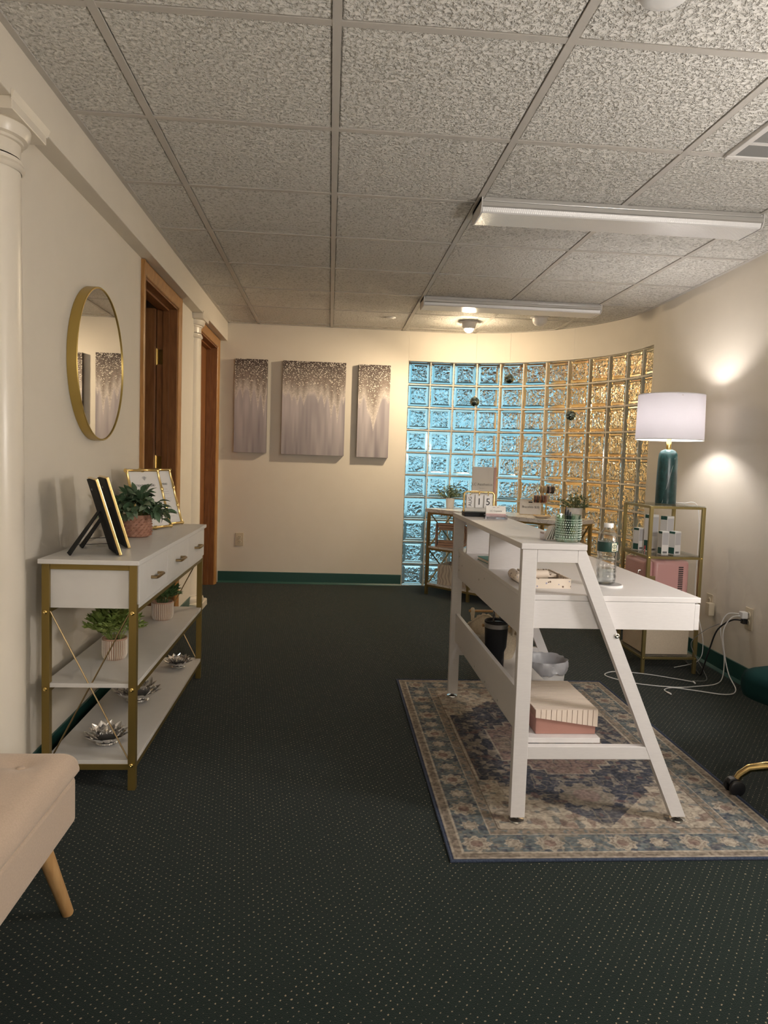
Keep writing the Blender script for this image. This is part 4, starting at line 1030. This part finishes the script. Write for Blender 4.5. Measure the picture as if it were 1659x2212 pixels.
OB('label_emblem', MB().tube([(.0337*math.cos(-PI/2+.335+.20*math.cos(a)), .0337*math.sin(-PI/2+.335+.20*math.cos(a)), .127+.0065*math.sin(a)) for a in [2*PI*k/16 for k in range(16)]], .0009, 5, closed=True), MT['green_ink'], lb)
for dz in (.1293,.1247):
    OB('label_emblem', MB().tube([(.0337*math.cos(-PI/2+.335+.07*math.cos(a)), .0337*math.sin(-PI/2+.335+.07*math.cos(a)), dz+.0022*math.sin(a)) for a in [2*PI*k/10 for k in range(10)]], .0006, 4, closed=True), MT['green_ink'], lb)
OB('label_bar', patch(-PI/2+.15, -PI/2+.52, .1125, .1170, .0336), mat('badge_brown', (.22,.20,.10), .5), lb)
OB('label_fineprint', patch(-PI/2+.72, -PI/2+1.05, .112, .132), MT['pale_ink'], lb)
OB('cap', MB().lathe([(.0150,.187),(.0155,.188),(.0155,.199),(.0145,.201),(.001,.201)], 28), MT['white_plastic'], t, smooth=40)
# floral paper boxes
m = mat('floral_paper', (.74,.64,.54), .6); v = coords(m); vo = N(m, 'ShaderNodeTexVoronoi'); vo.inputs['Scale'].default_value = 95; L(m, v, vo.inputs['Vector'])
n1 = noise(m, v, 70, 2); leafm = math_(m, 'LESS_THAN', math_(m, 'ADD', vo.outputs['Distance'], math_(m, 'MULTIPLY', n1.outputs['Fac'], .45)), .52)
sep = N(m, 'ShaderNodeSeparateColor'); L(m, vo.outputs['Color'], sep.inputs[0])
tint = mixc(m, math_(m, 'GREATER_THAN', sep.outputs[0], .62), (.13,.075,.05), (.34,.32,.42))
L(m, mixc(m, math_(m, 'MULTIPLY', leafm, math_(m, 'GREATER_THAN', sep.outputs[1], .35)), (.76,.66,.55), tint), P(m).inputs['Base Color']); MT['floral_paper'] = m
t = thing('floral_tray', 'open floral paper tray on the worktop below the hutch', 'tray', (.722, 2.385, ZD), math.radians(2))
a_, b_, h_ = .058, .105, .032
for nm, bx in (('tray_side', (-a_,-a_+.004,-b_,b_,0,h_)), ('tray_side', (a_-.004,a_,-b_,b_,0,h_)), ('tray_side', (-a_+.004,a_-.004,-b_,-b_+.004,0,h_)), ('tray_side', (-a_+.004,a_-.004,b_-.004,b_,0,h_)), ('tray_floor', (-a_+.004,a_-.004,-b_+.004,b_-.004,0,.004))):
    OB(nm, MB().box(*bx), MT['floral_paper'], t)
OB('napkin_roll', MB().tube([(-.045,-.02,.032),(.01,-.01,.032)], [.014,.014], 12), MT['liner'], t, smooth=50)
OB('folded_card', MB().box(-.030,.046,.0,.085,.020,.030), MT['floral_paper'], t)
t = thing('floral_case', 'floral case lying in the nearest hutch opening behind the leg', 'case', (.654, 2.425, ZD))
OB('case_body', MB().tube([(-.012,-.055,.017),(-.012,-.05,.017),(-.012,.05,.017),(-.012,.055,.017)], [.012,.017,.017,.012], 16), MT['floral_paper'], t, smooth=50)
OB('zip_pull', MB().box(-.014,-.010,-.062,-.055,.017,.023), MT['gold_bright'], t)
# notebook and lattice box in the hutch
t = thing('notebook', 'teal notebook lying flat in the middle hutch opening', 'notebook', (.672, 2.87, ZD), math.radians(6))
OB('pages', MB().box(-.048,.048,-.075,.075,.002,.012), MT['liner'], t)
OB('cover', MB().box(-.050,.050,-.077,.077,.012,.014).box(-.050,.050,-.077,.077,0,.002).box(.048,.050,-.077,.077,.002,.012), MT['teal_book'], t)
t = thing('lattice_box', 'tall white box with a raised lattice in the farthest hutch opening', 'box', (.700, 3.185, ZD))
OB('box_body', MB().box(-.062,.062,-.026,.026,0,.118), MT['white_wood'], t, bevel=.001)
for k in range(9):
    z = .004+k*.0125
    OB('lattice_strip', MB().bar((-.0635,-.024,z), (-.0635,.024,min(.116,z+.016)), .003, .003), MT['cream_slat'], t)
# ================================================================== marble-topped display table before the glass blocks
AD = Vector((.656, -.755, 0)).normalized(); AN = Vector((.755, .656, 0)).normalized()      # along its front, towards the wall
TA = math.atan2(AD.y, AD.x); TL, TD, TZ = 1.31, .37, .712
tb = thing('display_table', 'marble-topped gold metal display table set diagonally before the glass blocks', 'table', (.812, 5.985, 0), TA)
# local: x along the front edge, y towards the wall
OB('marble_top', MB().box(-.012, TL, -.012, TD, TZ-.030, TZ), MT['white_marble'], tb, bevel=.002)
for x in (0, .435, .870, TL-.032):
    for y in (.004, TD-.030): OB('leg', MB().box(x, x+.022, y, y+.022, 0, TZ-.030), MT['gold_shelf'], tb, bevel=.001)
for z in (.372, .066):
    OB('shelf', MB().box(.006, TL-.016, .008, TD-.012, z+.016, z+.030), MT['white_marble'], tb, bevel=.001)
    for y in (.005, TD-.029): OB('shelf_rail', MB().box(.022, TL-.032, y, y+.020, z, z+.0165), MT['gold_shelf'], tb)
    for x in (.001, TL-.031): OB('end_rail', MB().box(x, x+.020, .026, TD-.030, z, z+.0165), MT['gold_shelf'], tb)
OB('top_rail', MB().box(.022, TL-.032, .005, .025, TZ-.046, TZ-.030), MT['gold_shelf'], tb)
for x in (.001, TL-.031): OB('top_rail', MB().box(x, x+.020, .026, TD-.030, TZ-.046, TZ-.030), MT['gold_shelf'], tb)
for x in (.009, TL-.022):
    for z0, z1 in ((.395,.680), (.085,.375)):
        OB('cross_brace', MB().bar((x,.024,z1), (x,TD-.03,z0), .005, .012, up=(1,0,0)), MT['gold_shelf'], tb)
        OB('cross_brace', MB().bar((x+.006,.024,z0), (x+.006,TD-.03,z1), .005, .012, up=(1,0,0)), MT['gold_shelf'], tb)
def T_(a, b, z=TZ):
    p = Vector((.812, 5.985, 0))+AD*a+AN*b; return (p.x, p.y, z+.0003)
# small pot plants
def table_plant(loc, label, r, h, seed, m='leaf_grey'):
    t = thing('potted_plant', label, 'plant', loc, group='small leafy plants in white pots')
    OB('pot', MB().lathe([(.001,0),(r*.80,0),(r*.84,h*.03),(r*.86,h*.1),(r*.88,h*.14),(r,h),(r*.93,h),(r*.9,h*.9),(.001,h*.88)], 28), MT['white_plastic'], t, smooth=40)
    OB('soil', MB().lathe([(r*.9,h*.9),(.001,h*.92)], 16), MT['soil'], t)
    rs = random.Random(seed); F_ = MB(); S_ = MB()
    for k in range(60):
        a = rs.uniform(0,2*PI); el = math.radians(rs.uniform(5,85)); Ls = rs.uniform(.07,.125)
        d = Vector((math.cos(a)*math.cos(el)*1.1, math.sin(a)*math.cos(el)*1.1, math.sin(el)*1.05)); b0 = Vector((d.x*.02, d.y*.02, h*.9)); tip = b0+d*Ls
        S_.tube([b0, tip], .0008, 4)
        for q in range(7):
            p0 = b0.lerp(tip, .35+.65*q/6); ld = Vector((rs.uniform(-1,1), rs.uniform(-1,1), rs.uniform(-.3,1))).normalized(); M3 = leafmat(ld, rs.uniform(-1,1)); lf = rs.uniform(.014,.022)
            F_.add([p0+M3 @ Vector(v_) for v_ in ((0,0,0),(lf*.5,lf*.36,lf*.1),(lf,0,0),(lf*.5,-lf*.36,lf*.1))], [(0,1,2),(0,2,3)])
    OB('foliage', F_, MT[m], t, kind='stuff'); OB('stems', S_, MT['stem'], t)
table_plant(T_(.085,.19), 'small leafy plant in a white pot at the left end of the display table', .037, .088, 21)
table_plant(T_(1.22,.235), 'small leafy plant in a white pot behind the green jar', .058, .085, 22)
# the tall white book and its neighbours
t = thing('book', 'tall white book with a pink spine standing on the display table', 'book', T_(.40,.21), math.radians(-6))
OB('cover', MB().box(-.085,.085,-.014,-.011,0,.355).box(-.085,.085,.011,.014,0,.355), MT['paper'], t, bevel=.0006)
OB('pages', MB().box(-.082,.080,-.011,.011,.003,.352), MT['card'], t)
OB('spine', MB().box(.085,.104,-.012,.016,0,.355).box(.080,.085,-.014,.014,0,.355), MT['pink_light'], t, bevel=.001)
text('LC Aesthetics', MT['grey_ink'], t, .0285, (-.006,-.0146,.214), (PI/2,0,0))
text('The Art', MT['pale_ink'], t, .014, (-.010,-.0146,.183), (PI/2,0,0))
for a_, lb_ in ((.300, 'small cream candle left of the calendar on the display table'), (.545, 'small cream candle right of the calendar on the display table')):
    t = thing('candle', lb_, 'candle', T_(a_,.175)); OB('wax', MB().lathe([(.001,0),(.026,0),(.027,.003),(.027,.034),(.025,.036),(.001,.036)], 20), MT['liner'], t, smooth=40)
    OB('wick', MB().tube([(0,0,.035),(0,.001,.042)], .0008, 5), MT['ink'], t)
# price sign
t = thing('price_sign', 'small framed sign reading Bracelets $20 on the display table', 'sign', T_(.815,.275), math.radians(-14))
Rm = Matrix.Rotation(-math.radians(10), 4, 'X')
OB('frame', MB().box(-.084,.084,-.004,.004,0,.004).box(-.084,.084,-.004,.004,.116,.120).box(-.084,-.080,-.004,.004,.004,.116).box(.080,.084,-.004,.004,.004,.116).xf(Rm), MT['champagne'], t)
pg = OB('sign_card', MB().box(-.080,.080,-.002,.002,.004,.116).xf(Rm), MT['paper'], t)
text('Bracelets $20', MT['ink'], pg, .0235, Rm @ Vector((.002,-.0026,.060)), (PI/2-math.radians(10),0,0))
OB('easel_leg', MB().bar((0,.012,.10), (.0,.062,0), .03, .003), MT['black_velvet'], t)
# bracelet stand with bracelets
bs = thing('bracelet_stand', 'gold two-bar bracelet stand on the display table', 'stand', T_(1.000,.205), TA+math.radians(42))
bs.scale = (1, 1, 1.12)
OB('pole', MB().tube([(0,0,.006),(0,0,.205)], .0052, 12), MT['brass'], bs, smooth=50)
OB('foot', MB().lathe([(.001,.005),(.030,.005),(.030,.008),(.008,.011),(.001,.011)], 20), MT['brass'], bs, smooth=40)
for z, x0, x1 in ((.128,-.105,.018), (.192,-.062,.062)):
    OB('arm', MB().tube([(x0,0,z),(x1,0,z)], .016, 16), MT['liner'], bs, smooth=50)
    for x in (x0, x1): OB('end_disc', MB().lathe([(.022,-.002),(.022,.002),(.001,.003)], 18).xf(Matrix.Translation((x,0,z)) @ R90), MT['brass'], bs)
cols = [('dark beads',(.045,.02,.02)), ('black beads',(.02,.018,.018)), ('rust beads',(.32,.08,.035)), ('gold beads',(.55,.36,.12)), ('cream beads',(.66,.54,.38)), ('pink beads',(.52,.24,.20)), ('brown beads',(.18,.08,.04))]
bmat = [mat(n_.replace(' ', '_'), c_, .3) for n_, c_ in cols]
bme = {}
def bracelet(mi):
    if mi not in bme:
        q = MB()
        for k in range(20):
            a = 2*PI*k/20; q.sphere((0, .025*math.cos(a), .025*math.sin(a)), .0043, 6, 4)
        me = q.mesh('bracelet'); me.materials.append(bmat[mi]); me.polygons.foreach_set('use_smooth', [True]*len(me.polygons)); bme[mi] = me
    return bme[mi]
inv = Matrix.Translation(bs.location) @ Matrix.Rotation(bs.rotation_euler.z, 4, 'Z')
rs = random.Random(4)
for z, x0, x1, seq, tier in ((.128,-.094,.008,[0,2,1,0,3,2,0,6,2,5,4], 'lower'), (.192,-.052,.052,[3,4,3,4,4,1,0,5,1,0,1], 'upper')):
    for k, ci in enumerate(seq):
        x = x0+(x1-x0)*(k+.5)/len(seq); q = inv @ Vector((x, 0, (z-.009)*1.12))
        o = bpy.data.objects.new('bracelet', bracelet(ci)); COL.objects.link(o); o.location = q; o.rotation_euler = (rs.uniform(-.1,.1), 0, bs.rotation_euler.z+rs.uniform(-.08,.08))
        tag(o, '%s bracelet from the sign end of the %s stand bar, %s' % (['first','second','third','fourth','fifth','sixth','seventh','eighth','ninth','tenth','eleventh'][k], tier, cols[ci][0]), 'bracelet', 'beaded bracelets on the stand')
t = thing('trinket_dish', 'shallow cream dish with a gold rim below the bracelet stand', 'dish', T_(1.045,.085))
OB('dish', MB().lathe([(.001,0),(.035,0),(.062,.012),(.066,.018),(.063,.018),(.036,.004),(.001,.004)], 32), MT['liner'], t, smooth=40)
OB('gold_rim', MB().tube([(.0645*math.cos(a), .0645*math.sin(a), .018) for a in [2*PI*k/40 for k in range(40)]], .0018, 6, closed=True), MT['brass'], t, smooth=60)
# nested wooden arches on the middle shelf
ZM = .4025
t = thing('wooden_arches', 'nested brown wooden arch ornament lying on the middle table shelf', 'ornament', T_(.20,.12,ZM), TA+math.radians(30))
for k, r_ in enumerate((.090,.070,.050)):
    q = MB(); pts = [(-.135+k*.004, 0, .095-r_)]+[(.04+r_*math.sin(a), 0, .095-r_*math.cos(a)) for a in [PI*j/14 for j in range(15)]]+[(-.135+k*.004, 0, .095+r_)]
    for p_, q_ in zip(pts[:-1], pts[1:]): q.bar(p_, q_, .0165, .052, up=(0,1,0))
    OB('arch', q, noisy('arch_wood_%s' % 'abc'[k], (.36,.20,.125), (.44,.27,.17), 20, .6), t)
OB('end_block', MB().box(-.152,-.139,-.026,.026,.0,.19), noisy('arch_end', (.30,.16,.10), (.38,.22,.14), 18, .6), t)
# fabric boxes on the bottom shelf
m = mat('damask', (.62,.55,.45), .8); v = coords(m, (9,9,9)); wv_ = N(m, 'ShaderNodeTexWave'); wv_.inputs['Scale'].default_value = 1.3; wv_.inputs['Distortion'].default_value = 9; wv_.inputs['Detail'].default_value = 1; L(m, v, wv_.inputs['Vector'])
L(m, ramp(m, wv_.outputs['Fac'], [(.55,(.62,.55,.45)), (.75,(.44,.37,.30))]), P(m).inputs['Base Color']); MT['damask'] = m
ZB = .097
def open_box(name, label, loc, rz, a, b, h, m_, cat='box'):
    t = thing(name, label, cat, loc, rz)
    for bx in ((-a,-a+.005,-b,b,0,h), (a-.005,a,-b,b,0,h), (-a+.005,a-.005,-b,-b+.005,0,h), (-a+.005,a-.005,b-.005,b,0,h)): OB('box_side', MB().box(*bx), MT[m_], t)
    OB('box_floor', MB().box(-a+.005,a-.005,-b+.005,b-.005,0,.006), MT[m_], t)
    OB('lining', MB().box(-a+.006,a-.006,-b+.006,b-.006,.006,h*.45), MT['liner'], t)
    return t
open_box('storage_box', 'open cream damask box on the bottom shelf of the display table', T_(.235,.165,ZB), TA+math.radians(14), .145, .115, .165, 'damask')
open_box('storage_box', 'plain tan box beside the damask box on the bottom shelf', T_(.53,.185,ZB), TA, .075, .12, .15, 'beige_fabric')
m = mat('sequin', (.55,.52,.50), .25, .7); v = coords(m); vo = N(m, 'ShaderNodeTexVoronoi'); vo.inputs['Scale'].default_value = 170; L(m, v, vo.inputs['Vector']); bump(m, vo.outputs['Distance'], 1, .004); MT['sequin'] = m
open_box('storage_box', 'low silver sequin box on the bottom shelf behind the desk leg', T_(.735,.12,ZB), TA, .085, .08, .075, 'sequin')

# ================================================================== glass and gold shelf unit at the right wall
SX0, SX1, SY0, SY1, SZ = 1.700, 2.005, 3.757, 4.115, .905
sh = thing('glass_shelf_unit', 'narrow gold metal shelf unit with glass tiers at the right wall', 'shelf unit', ((SX0+SX1)/2, (SY0+SY1)/2, 0))
def S(name, mb, m_, **k): return OB(name, W(mb, sh), MT[m_], sh, **k)
pw = .018
for x in (SX0, SX1-pw):
    for y in (SY0, SY1-pw): S('post', MB().box(x, x+pw, y, y+pw, 0, SZ-.003), 'gold_shelf', bevel=.002)
for z in (SZ-.015, .622, .340, .078):
    for y in (SY0+.002, SY1-pw+.002): S('rail', MB().box(SX0+pw, SX1-pw, y, y+.013, z, z+.013), 'gold_shelf', bevel=.001)
    for x in (SX0+.002, SX1-pw+.002): S('rail', MB().box(x, x+.013, SY0+pw, SY1-pw, z, z+.013), 'gold_shelf', bevel=.001)
    S('glass_tier', MB().box(SX0+.004, SX1-.004, SY0+.004, SY1-.004, z+.0132, z+.0182), 'clear_sheet')
for x in (SX0+pw/2, SX1-pw/2): 
    for z in (.628, .084): S('bolt', MB().lathe([(.005,0),(.005,.002),(.001,.003)], 10).xf(Matrix.Translation((x, SY0-.0002, z)) @ Matrix.Rotation(PI/2,4,'X')), 'brass')
SH = SZ+.0034
# lamp
LX, LY = 1.885, 3.985
t = thing('table_lamp', 'table lamp with a white drum shade and dark green marble base', 'lamp', (LX, LY, SH))
OB('base', MB().lathe([(.001,0),(.0545,0),(.0555,.004),(.0545,.15),(.052,.245),(.049,.275),(.040,.292),(.022,.301),(.001,.303)], 40), MT['green_marble'], t, smooth=40)
OB('marble_vein', MB().tube([(-.038,-.0402,.004),(-.020,-.0512,.10),(-.002,-.0545,.18),(.018,-.0482,.255)], .0007, 5), MT['paper'], t)
OB('neck', MB().lathe([(.013,.300),(.0135,.302),(.0135,.365),(.010,.37)], 16), MT['brass'], t, smooth=40)
R0, R1_, z0_, z1_ = .181, .176, .352, .603
sd = OB('shade', MB().lathe([(R0,z0_),(R1_,z1_),(R1_-.002,z1_),(R0-.002,z0_)], 64, closed=True), MT['lamp_cloth'], t, smooth=40)
for r_, z in ((R0-.001,z0_+.002), (R1_-.001,z1_-.002)): OB('shade_ring', MB().tube([(r_*math.cos(a), r_*math.sin(a), z) for a in [2*PI*k/60 for k in range(60)]], .0022, 6, closed=True), MT['white_metal'], sd, smooth=60)
for k in range(3):
    a = 2*PI*k/3+.4; OB('spider_arm', MB().tube([(0,0,.545), ((R0-.004)*math.cos(a), (R0-.004)*math.sin(a), z1_-.015)], .0015, 5), MT['brass'], sd)
OB('bulb_socket', MB().lathe([(.012,.37),(.014,.40),(.012,.42)], 14), MT['white_plastic'], t)
lb = point('lamp_bulb_light', (0, 0, .475), 4.6, (1.0, .95, .91), .045); lb.parent = t
# product boxes on the middle tier
def product(x, y, w_, h_, rz, label):
    t = thing('product_box', label, 'box', (x, y, .6405), rz, group='white product boxes on the glass shelf')
    OB('carton', MB().box(-w_/2,w_/2,-w_/2,w_/2,0,h_), MT['paper'], t, bevel=.001)
    OB('green_top_panel', MB().box(-w_/2-.0006,-w_/2,-w_/2+.003,w_/2-.003,h_*.90,h_*.998), MT['green_ink'], t)
    OB('green_foot_panel', MB().box(-w_/2-.0006,-w_/2,-w_/2+.003,w_/2-.003,.004,h_*.30), MT['green_ink'], t)
    OB('grey_panel', MB().box(-w_/2+.003,w_/2-.003,-w_/2-.0006,-w_/2,h_*.42,h_*.94), mat('panel_grey', (.52,.51,.52), .6), t)
    bc = OB('barcode', MB().box(-w_/2+.006,w_/2-.008,-w_/2-.0006,-w_/2,.006,.018), MT['pale_ink'], t)
    for k in range(7): OB('barcode_bar', MB().box(-w_/2+.007+k*.0035,-w_/2+.0088+k*.0035,-w_/2-.0010,-w_/2-.0006,.007,.017), MT['ink'], bc)
    return t
product(1.752, 4.005, .042, .125, math.radians(24), 'short white carton at the window side of the glass shelf')
product(1.800, 3.955, .052, .205, math.radians(24), 'tall white carton beside the front gold post, window side')
product(1.880, 3.935, .050, .200, math.radians(20), 'tall white carton in the middle of the glass shelf')
product(1.812, 3.825, .040, .125, math.radians(6), 'short white carton just right of the front gold post')
product(1.880, 3.835, .044, .125, math.radians(22), 'short white carton nearest the right wall side')
t = thing('price_sticker', 'tiny red and white tag leaning on the short window-side carton', 'tag', (1.772, 3.955, .6405))
OB('tag_card', MB().box(-.006,.006,-.001,.001,0,.030), mat('red_tag', (.55,.05,.05), .5), t); OB('tag_print', MB().box(-.004,.004,-.0016,-.001,.004,.010), MT['paper'], t)
# pink mini fridge
t = thing('mini_fridge', 'pink mini fridge with a side vent grille in the shelf unit', 'fridge', (1.835, 3.925, .3585))
OB('body', MB().box(-.075,.125,-.120,.150,0,.250), MT['pink'], t, bevel=.022, seg=4, smooth=40)
OB('door', MB().box(-.128,-.077,-.120,.150,.004,.247), MT['pink'], t, bevel=.020, seg=4, smooth=40)
OB('handle', MB().tube([(-.129,-.085,.150),(-.145,-.085,.150),(-.147,-.085,.170),(-.145,-.085,.190),(-.129,-.085,.190)], .004, 8), MT['chrome'], t, smooth=60)
OB('latch', MB().box(-.105,-.066,-.1225,-.119,.125,.165), MT['champagne'], t, bevel=.002)
OB('badge', MB().lathe([(.028,0),(.028,.002),(.024,.003),(.001,.003)], 24).xf(Matrix.Translation((-.128,-.02,.125)) @ Matrix.Rotation(-PI/2,4,'Y')), MT['black_plastic'], t, smooth=40)
for k in range(14): OB('vent_slot', MB().box(.062,.088,-.1215,-.1195,.075+k*.0105,.0808+k*.0105), MT['dark_slot'], t)
for x in (-.06,.11):
    for y in (-.09,.12): OB('foot', MB().lathe([(.008,-.0),(.009,.006)], 10, (x,y,-.0008)), MT['black_plastic'], t)
# beige fabric bin on the lowest tier
t = thing('fabric_bin', 'plain beige fabric bin on the lowest tier of the shelf unit', 'box', (1.852, 3.938, .0966))
OB('bin_body', MB().prism([(-.128,0),(.118,0),(.122,.225),(-.132,.225)], 'y', -.145, .145), MT['beige_fabric'], t, bevel=.004)
OB('rim_hem', MB().box(-.134,.124,-.147,.147,.215,.228), MT['beige_fabric'], t, bevel=.003)

# ================================================================== office chair, mostly out of frame
ch = thing('office_chair', 'dark green velvet office chair on a gold caster base', 'chair', (1.685, 2.19, 0), math.radians(18))
def rounded_slab(a, b, z0, z1, r, n=6, bulge=.0):
    q = MB(); rings = []
    def outline(ins):
        pts = []
        for cx_, cy2, a0 in ((a-r,b-r,0),(-a+r,b-r,PI/2),(-a+r,-b+r,PI),(a-r,-b+r,1.5*PI)):
            for k in range(n+1):
                an = a0+PI/2*k/n; rr_ = max(.001, r-ins); pts.append((cx_+rr_*math.cos(an), cy2+rr_*math.sin(an)))
        return pts
    hh = z1-z0
    for ins, z in ((.03,z0),(.008,z0+.012),(0,z0+hh*.35),(0,z0+hh*.65),(.008,z1-.014),(.03,z1-.002),(.06,z1+bulge)): rings.append([(x,y,z) for x,y in outline(ins)])
    m_ = len(rings[0]); V = [p_ for r_ in rings for p_ in r_]; F = [(i*m_+k, i*m_+(k+1) % m_, i*m_+m_+(k+1) % m_, i*m_+m_+k) for i in range(len(rings)-1) for k in range(m_)]
    F += [tuple(range(m_-1,-1,-1)), tuple((len(rings)-1)*m_+k for k in range(m_))]
    return q.add(V, F)
OB('seat', rounded_slab(.245,.245,.345,.445,.075,6,.006), MT['velvet_green'], ch, smooth=50)
OB('backrest', rounded_slab(.22,.20,.0,.075,.08,6,.004).xf(Matrix.Translation((.235,0,.68)) @ Matrix.Rotation(-PI/2+.15,4,'Y') @ Matrix.Rotation(PI/2,4,'Z')), MT['velvet_green'], ch, smooth=50)
OB('back_support', MB().bar((.10,0,.33),(.27,0,.36),.05,.012).bar((.265,0,.355),(.285,0,.56),.05,.012,up=(1,0,0)), MT['gold_bright'], ch)
OB('gas_lift', MB().lathe([(.026,.09),(.026,.20),(.015,.202),(.015,.345)], 20), MT['gold_bright'], ch, smooth=40)
for k in range(5):
    a = math.radians(133+72*k); c_, s_ = math.cos(a), math.sin(a)
    lg = OB('base_arm', MB().tube([(0.02*c_,.02*s_,.125),(.12*c_,.12*s_,.128),(.22*c_,.22*s_,.118),(.27*c_,.27*s_,.100),(.298*c_,.298*s_,.072),(.305*c_,.305*s_,.058)], [.018,.017,.015,.0135,.0125,.012], 14), MT['gold_bright'], ch, smooth=60)
    Mx = Matrix.Translation((.312*c_,.312*s_,.0275)) @ Matrix.Rotation(a+.5,4,'Z')
    cs_ = OB('caster', MB().prism([(-.030,.0),(-.024,.020),(-.004,.031),(.020,.028),(.027,.016),(.020,.006)], 'y', -.011, .011).xf(Mx), MT['black_plastic'], ch, bevel=.003)
    for y in (-.019,.019): OB('caster_wheel', MB().lathe([(.001,-.008),(.020,-.008),(.0265,-.005),(.0275,0),(.0265,.005),(.020,.008),(.001,.008)], 22).xf(Mx @ Matrix.Translation((0,y,0)) @ Matrix.Rotation(PI/2,4,'X')), MT['black_plastic'], cs_, smooth=40)

# ================================================================== hanging mirror balls
def disco(px, py, z, r, label):
    t = thing('mirror_ball', label, 'ornament', (px, py, z), group='small mirror balls hanging before the glass blocks')
    q = MB(); n = 18; mrows = 11
    for i in range(mrows):
        t0, t1 = PI*(i+.08)/mrows, PI*(i+.92)/mrows; kk = max(5, int(n*math.sin((t0+t1)/2)))
        for k in range(kk):
            a0, a1 = 2*PI*(k+.06)/kk, 2*PI*(k+.94)/kk
            q.add([(r*math.sin(th)*math.cos(a), r*math.sin(th)*math.sin(a), r*math.cos(th)) for th, a in ((t0,a0),(t1,a0),(t1,a1),(t0,a1))], [(0,1,2,3)])
    OB('mirror_facets', q, mat('facet_mirror', (.42,.55,.55), .06, 1), t, kind='stuff')
    OB('core', MB().sphere((0,0,0), r*.975, 16, 10), MT['black_plastic'], t, smooth=180)
    OB('cap', MB().lathe([(.006,r-.002),(.006,r+.004),(.001,r+.006)], 10), MT['brass'], t)
    OB('thread', MB().tube([(0,0,r+.004),(0,0,ZC-z)], .0006, 4), MT['card'], t)
disco(1.332, 5.50, 1.735, .036, 'small green mirror ball hanging highest, middle of the three')
disco(1.075, 5.50, 1.555, .037, 'small green mirror ball hanging over the left blue glass blocks')
disco(1.819, 5.50, 1.480, .038, 'silver mirror ball hanging over the amber glass blocks')

# ================================================================== cords
def smoothpts(pts, n=10):
    P_ = [Vector(p) for p in pts]; out = []
    for i in range(len(P_)-1):
        p0, p1, p2, p3 = P_[max(i-1,0)], P_[i], P_[i+1], P_[min(i+2,len(P_)-1)]
        for k in range(n):
            u = k/n; out.append(.5*((2*p1)+(p2-p0)*u+(2*p0-5*p1+4*p2-p3)*u*u+(3*p1-p0-3*p2+p3)*u**3))
    return out+[P_[-1]]
def cord(name, pts, r, m_, label, cat='cord', group='cords at the right wall outlet', plug=None, tip=None):
    t = thing(name, label, cat, pts[0], group=group); l0 = Vector(pts[0])
    OB('cable', MB().tube([p-l0 for p in smoothpts(pts)], r, 7), MT[m_], t, smooth=70)
    if plug: OB('plug', W(MB().box(*plug[0]), t), MT[plug[1]], t, bevel=.003)
    if tip:
        a, b = Vector(pts[-1])-l0, Vector(tip)-l0; OB('connector', MB().tube([a, a.lerp(b,.8), b], [.005,.005,.004], 8), MT['white_plastic'], t, smooth=50)
    return t
xo = onwall(3.56)
cord('charging_cable', [(xo-.040,3.575,.362),(xo-.075,3.60,.345),(xo-.10,3.62,.27),(xo-.098,3.60,.16),(xo-.09,3.56,.06),(xo-.10,3.47,.006),(xo-.19,3.40,.005),(xo-.32,3.46,.005),(xo-.41,3.50,.005),(xo-.47,3.47,.005),(xo-.475,3.425,.005)], .0028, 'white_plastic',
     'white charging cable from the outlet ending on the carpet nearest the rug', plug=((xo-.042,xo-.010,3.555,3.590,.350,.384), 'white_plastic'), tip=(xo-.472,3.395,.006))
cord('charging_cable', [(xo-.046,3.582,.371),(xo-.085,3.62,.36),(xo-.105,3.64,.29),(xo-.095,3.63,.20),(xo-.085,3.62,.12),(xo-.10,3.60,.03),(xo-.15,3.57,.005),(xo-.26,3.53,.005),(xo-.40,3.50,.008),(xo-.56,3.56,.005),(xo-.66,3.65,.005),(xo-.68,3.72,.005),(xo-.60,3.775,.005),(xo-.46,3.74,.005),(xo-.33,3.66,.005),(xo-.255,3.60,.006)], .0026, 'white_plastic',
     'long white cable looping around the shelf unit foot', tip=(xo-.258,3.575,.006))
cord('extension_lead', [(xo-.026,3.57,.337),(xo-.07,3.60,.333),(xo-.115,3.65,.27),(xo-.135,3.68,.16),(xo-.15,3.70,.06),(xo-.155,3.72,.008),(xo-.13,3.82,.006),(xo-.11,3.97,.012),(xo-.12,4.13,.10),(xo-.17,4.14,.30),(xo-.22,4.085,.43)], .0042, 'black_plastic',
     'thick black power cord from the outlet to the pink fridge', plug=((xo-.034,xo-.009,3.558,3.584,.322,.346), 'black_plastic'))
cord('usb_cable', [(xo-.10,3.66,.30),(xo-.145,3.72,.25),(xo-.19,3.77,.17),(xo-.165,3.75,.09),(xo-.145,3.70,.03),(xo-.17,3.63,.006),(xo-.25,3.62,.005)], .0018, 'grey_ink', 'thin grey cable dangling between outlet and shelf unit')
cord('lamp_cord', [(LX+.05,LY+.02,SH+.004),(LX+.12,LY+.03,SH+.003),(LX+.185,LY+.01,SH+.001),(LX+.20,LY-.01,.80),(LX+.195,LY-.02,.62),(LX+.19,LY-.03,.42),(LX+.18,LY-.10,.30),(LX+.19,LY-.15,.16),(LX+.16,LY-.17,.06),(LX+.05,LY-.12,.006)], .0022, 'white_plastic', 'thin white lamp cord hanging behind the shelf unit', group='cords at the shelf unit')
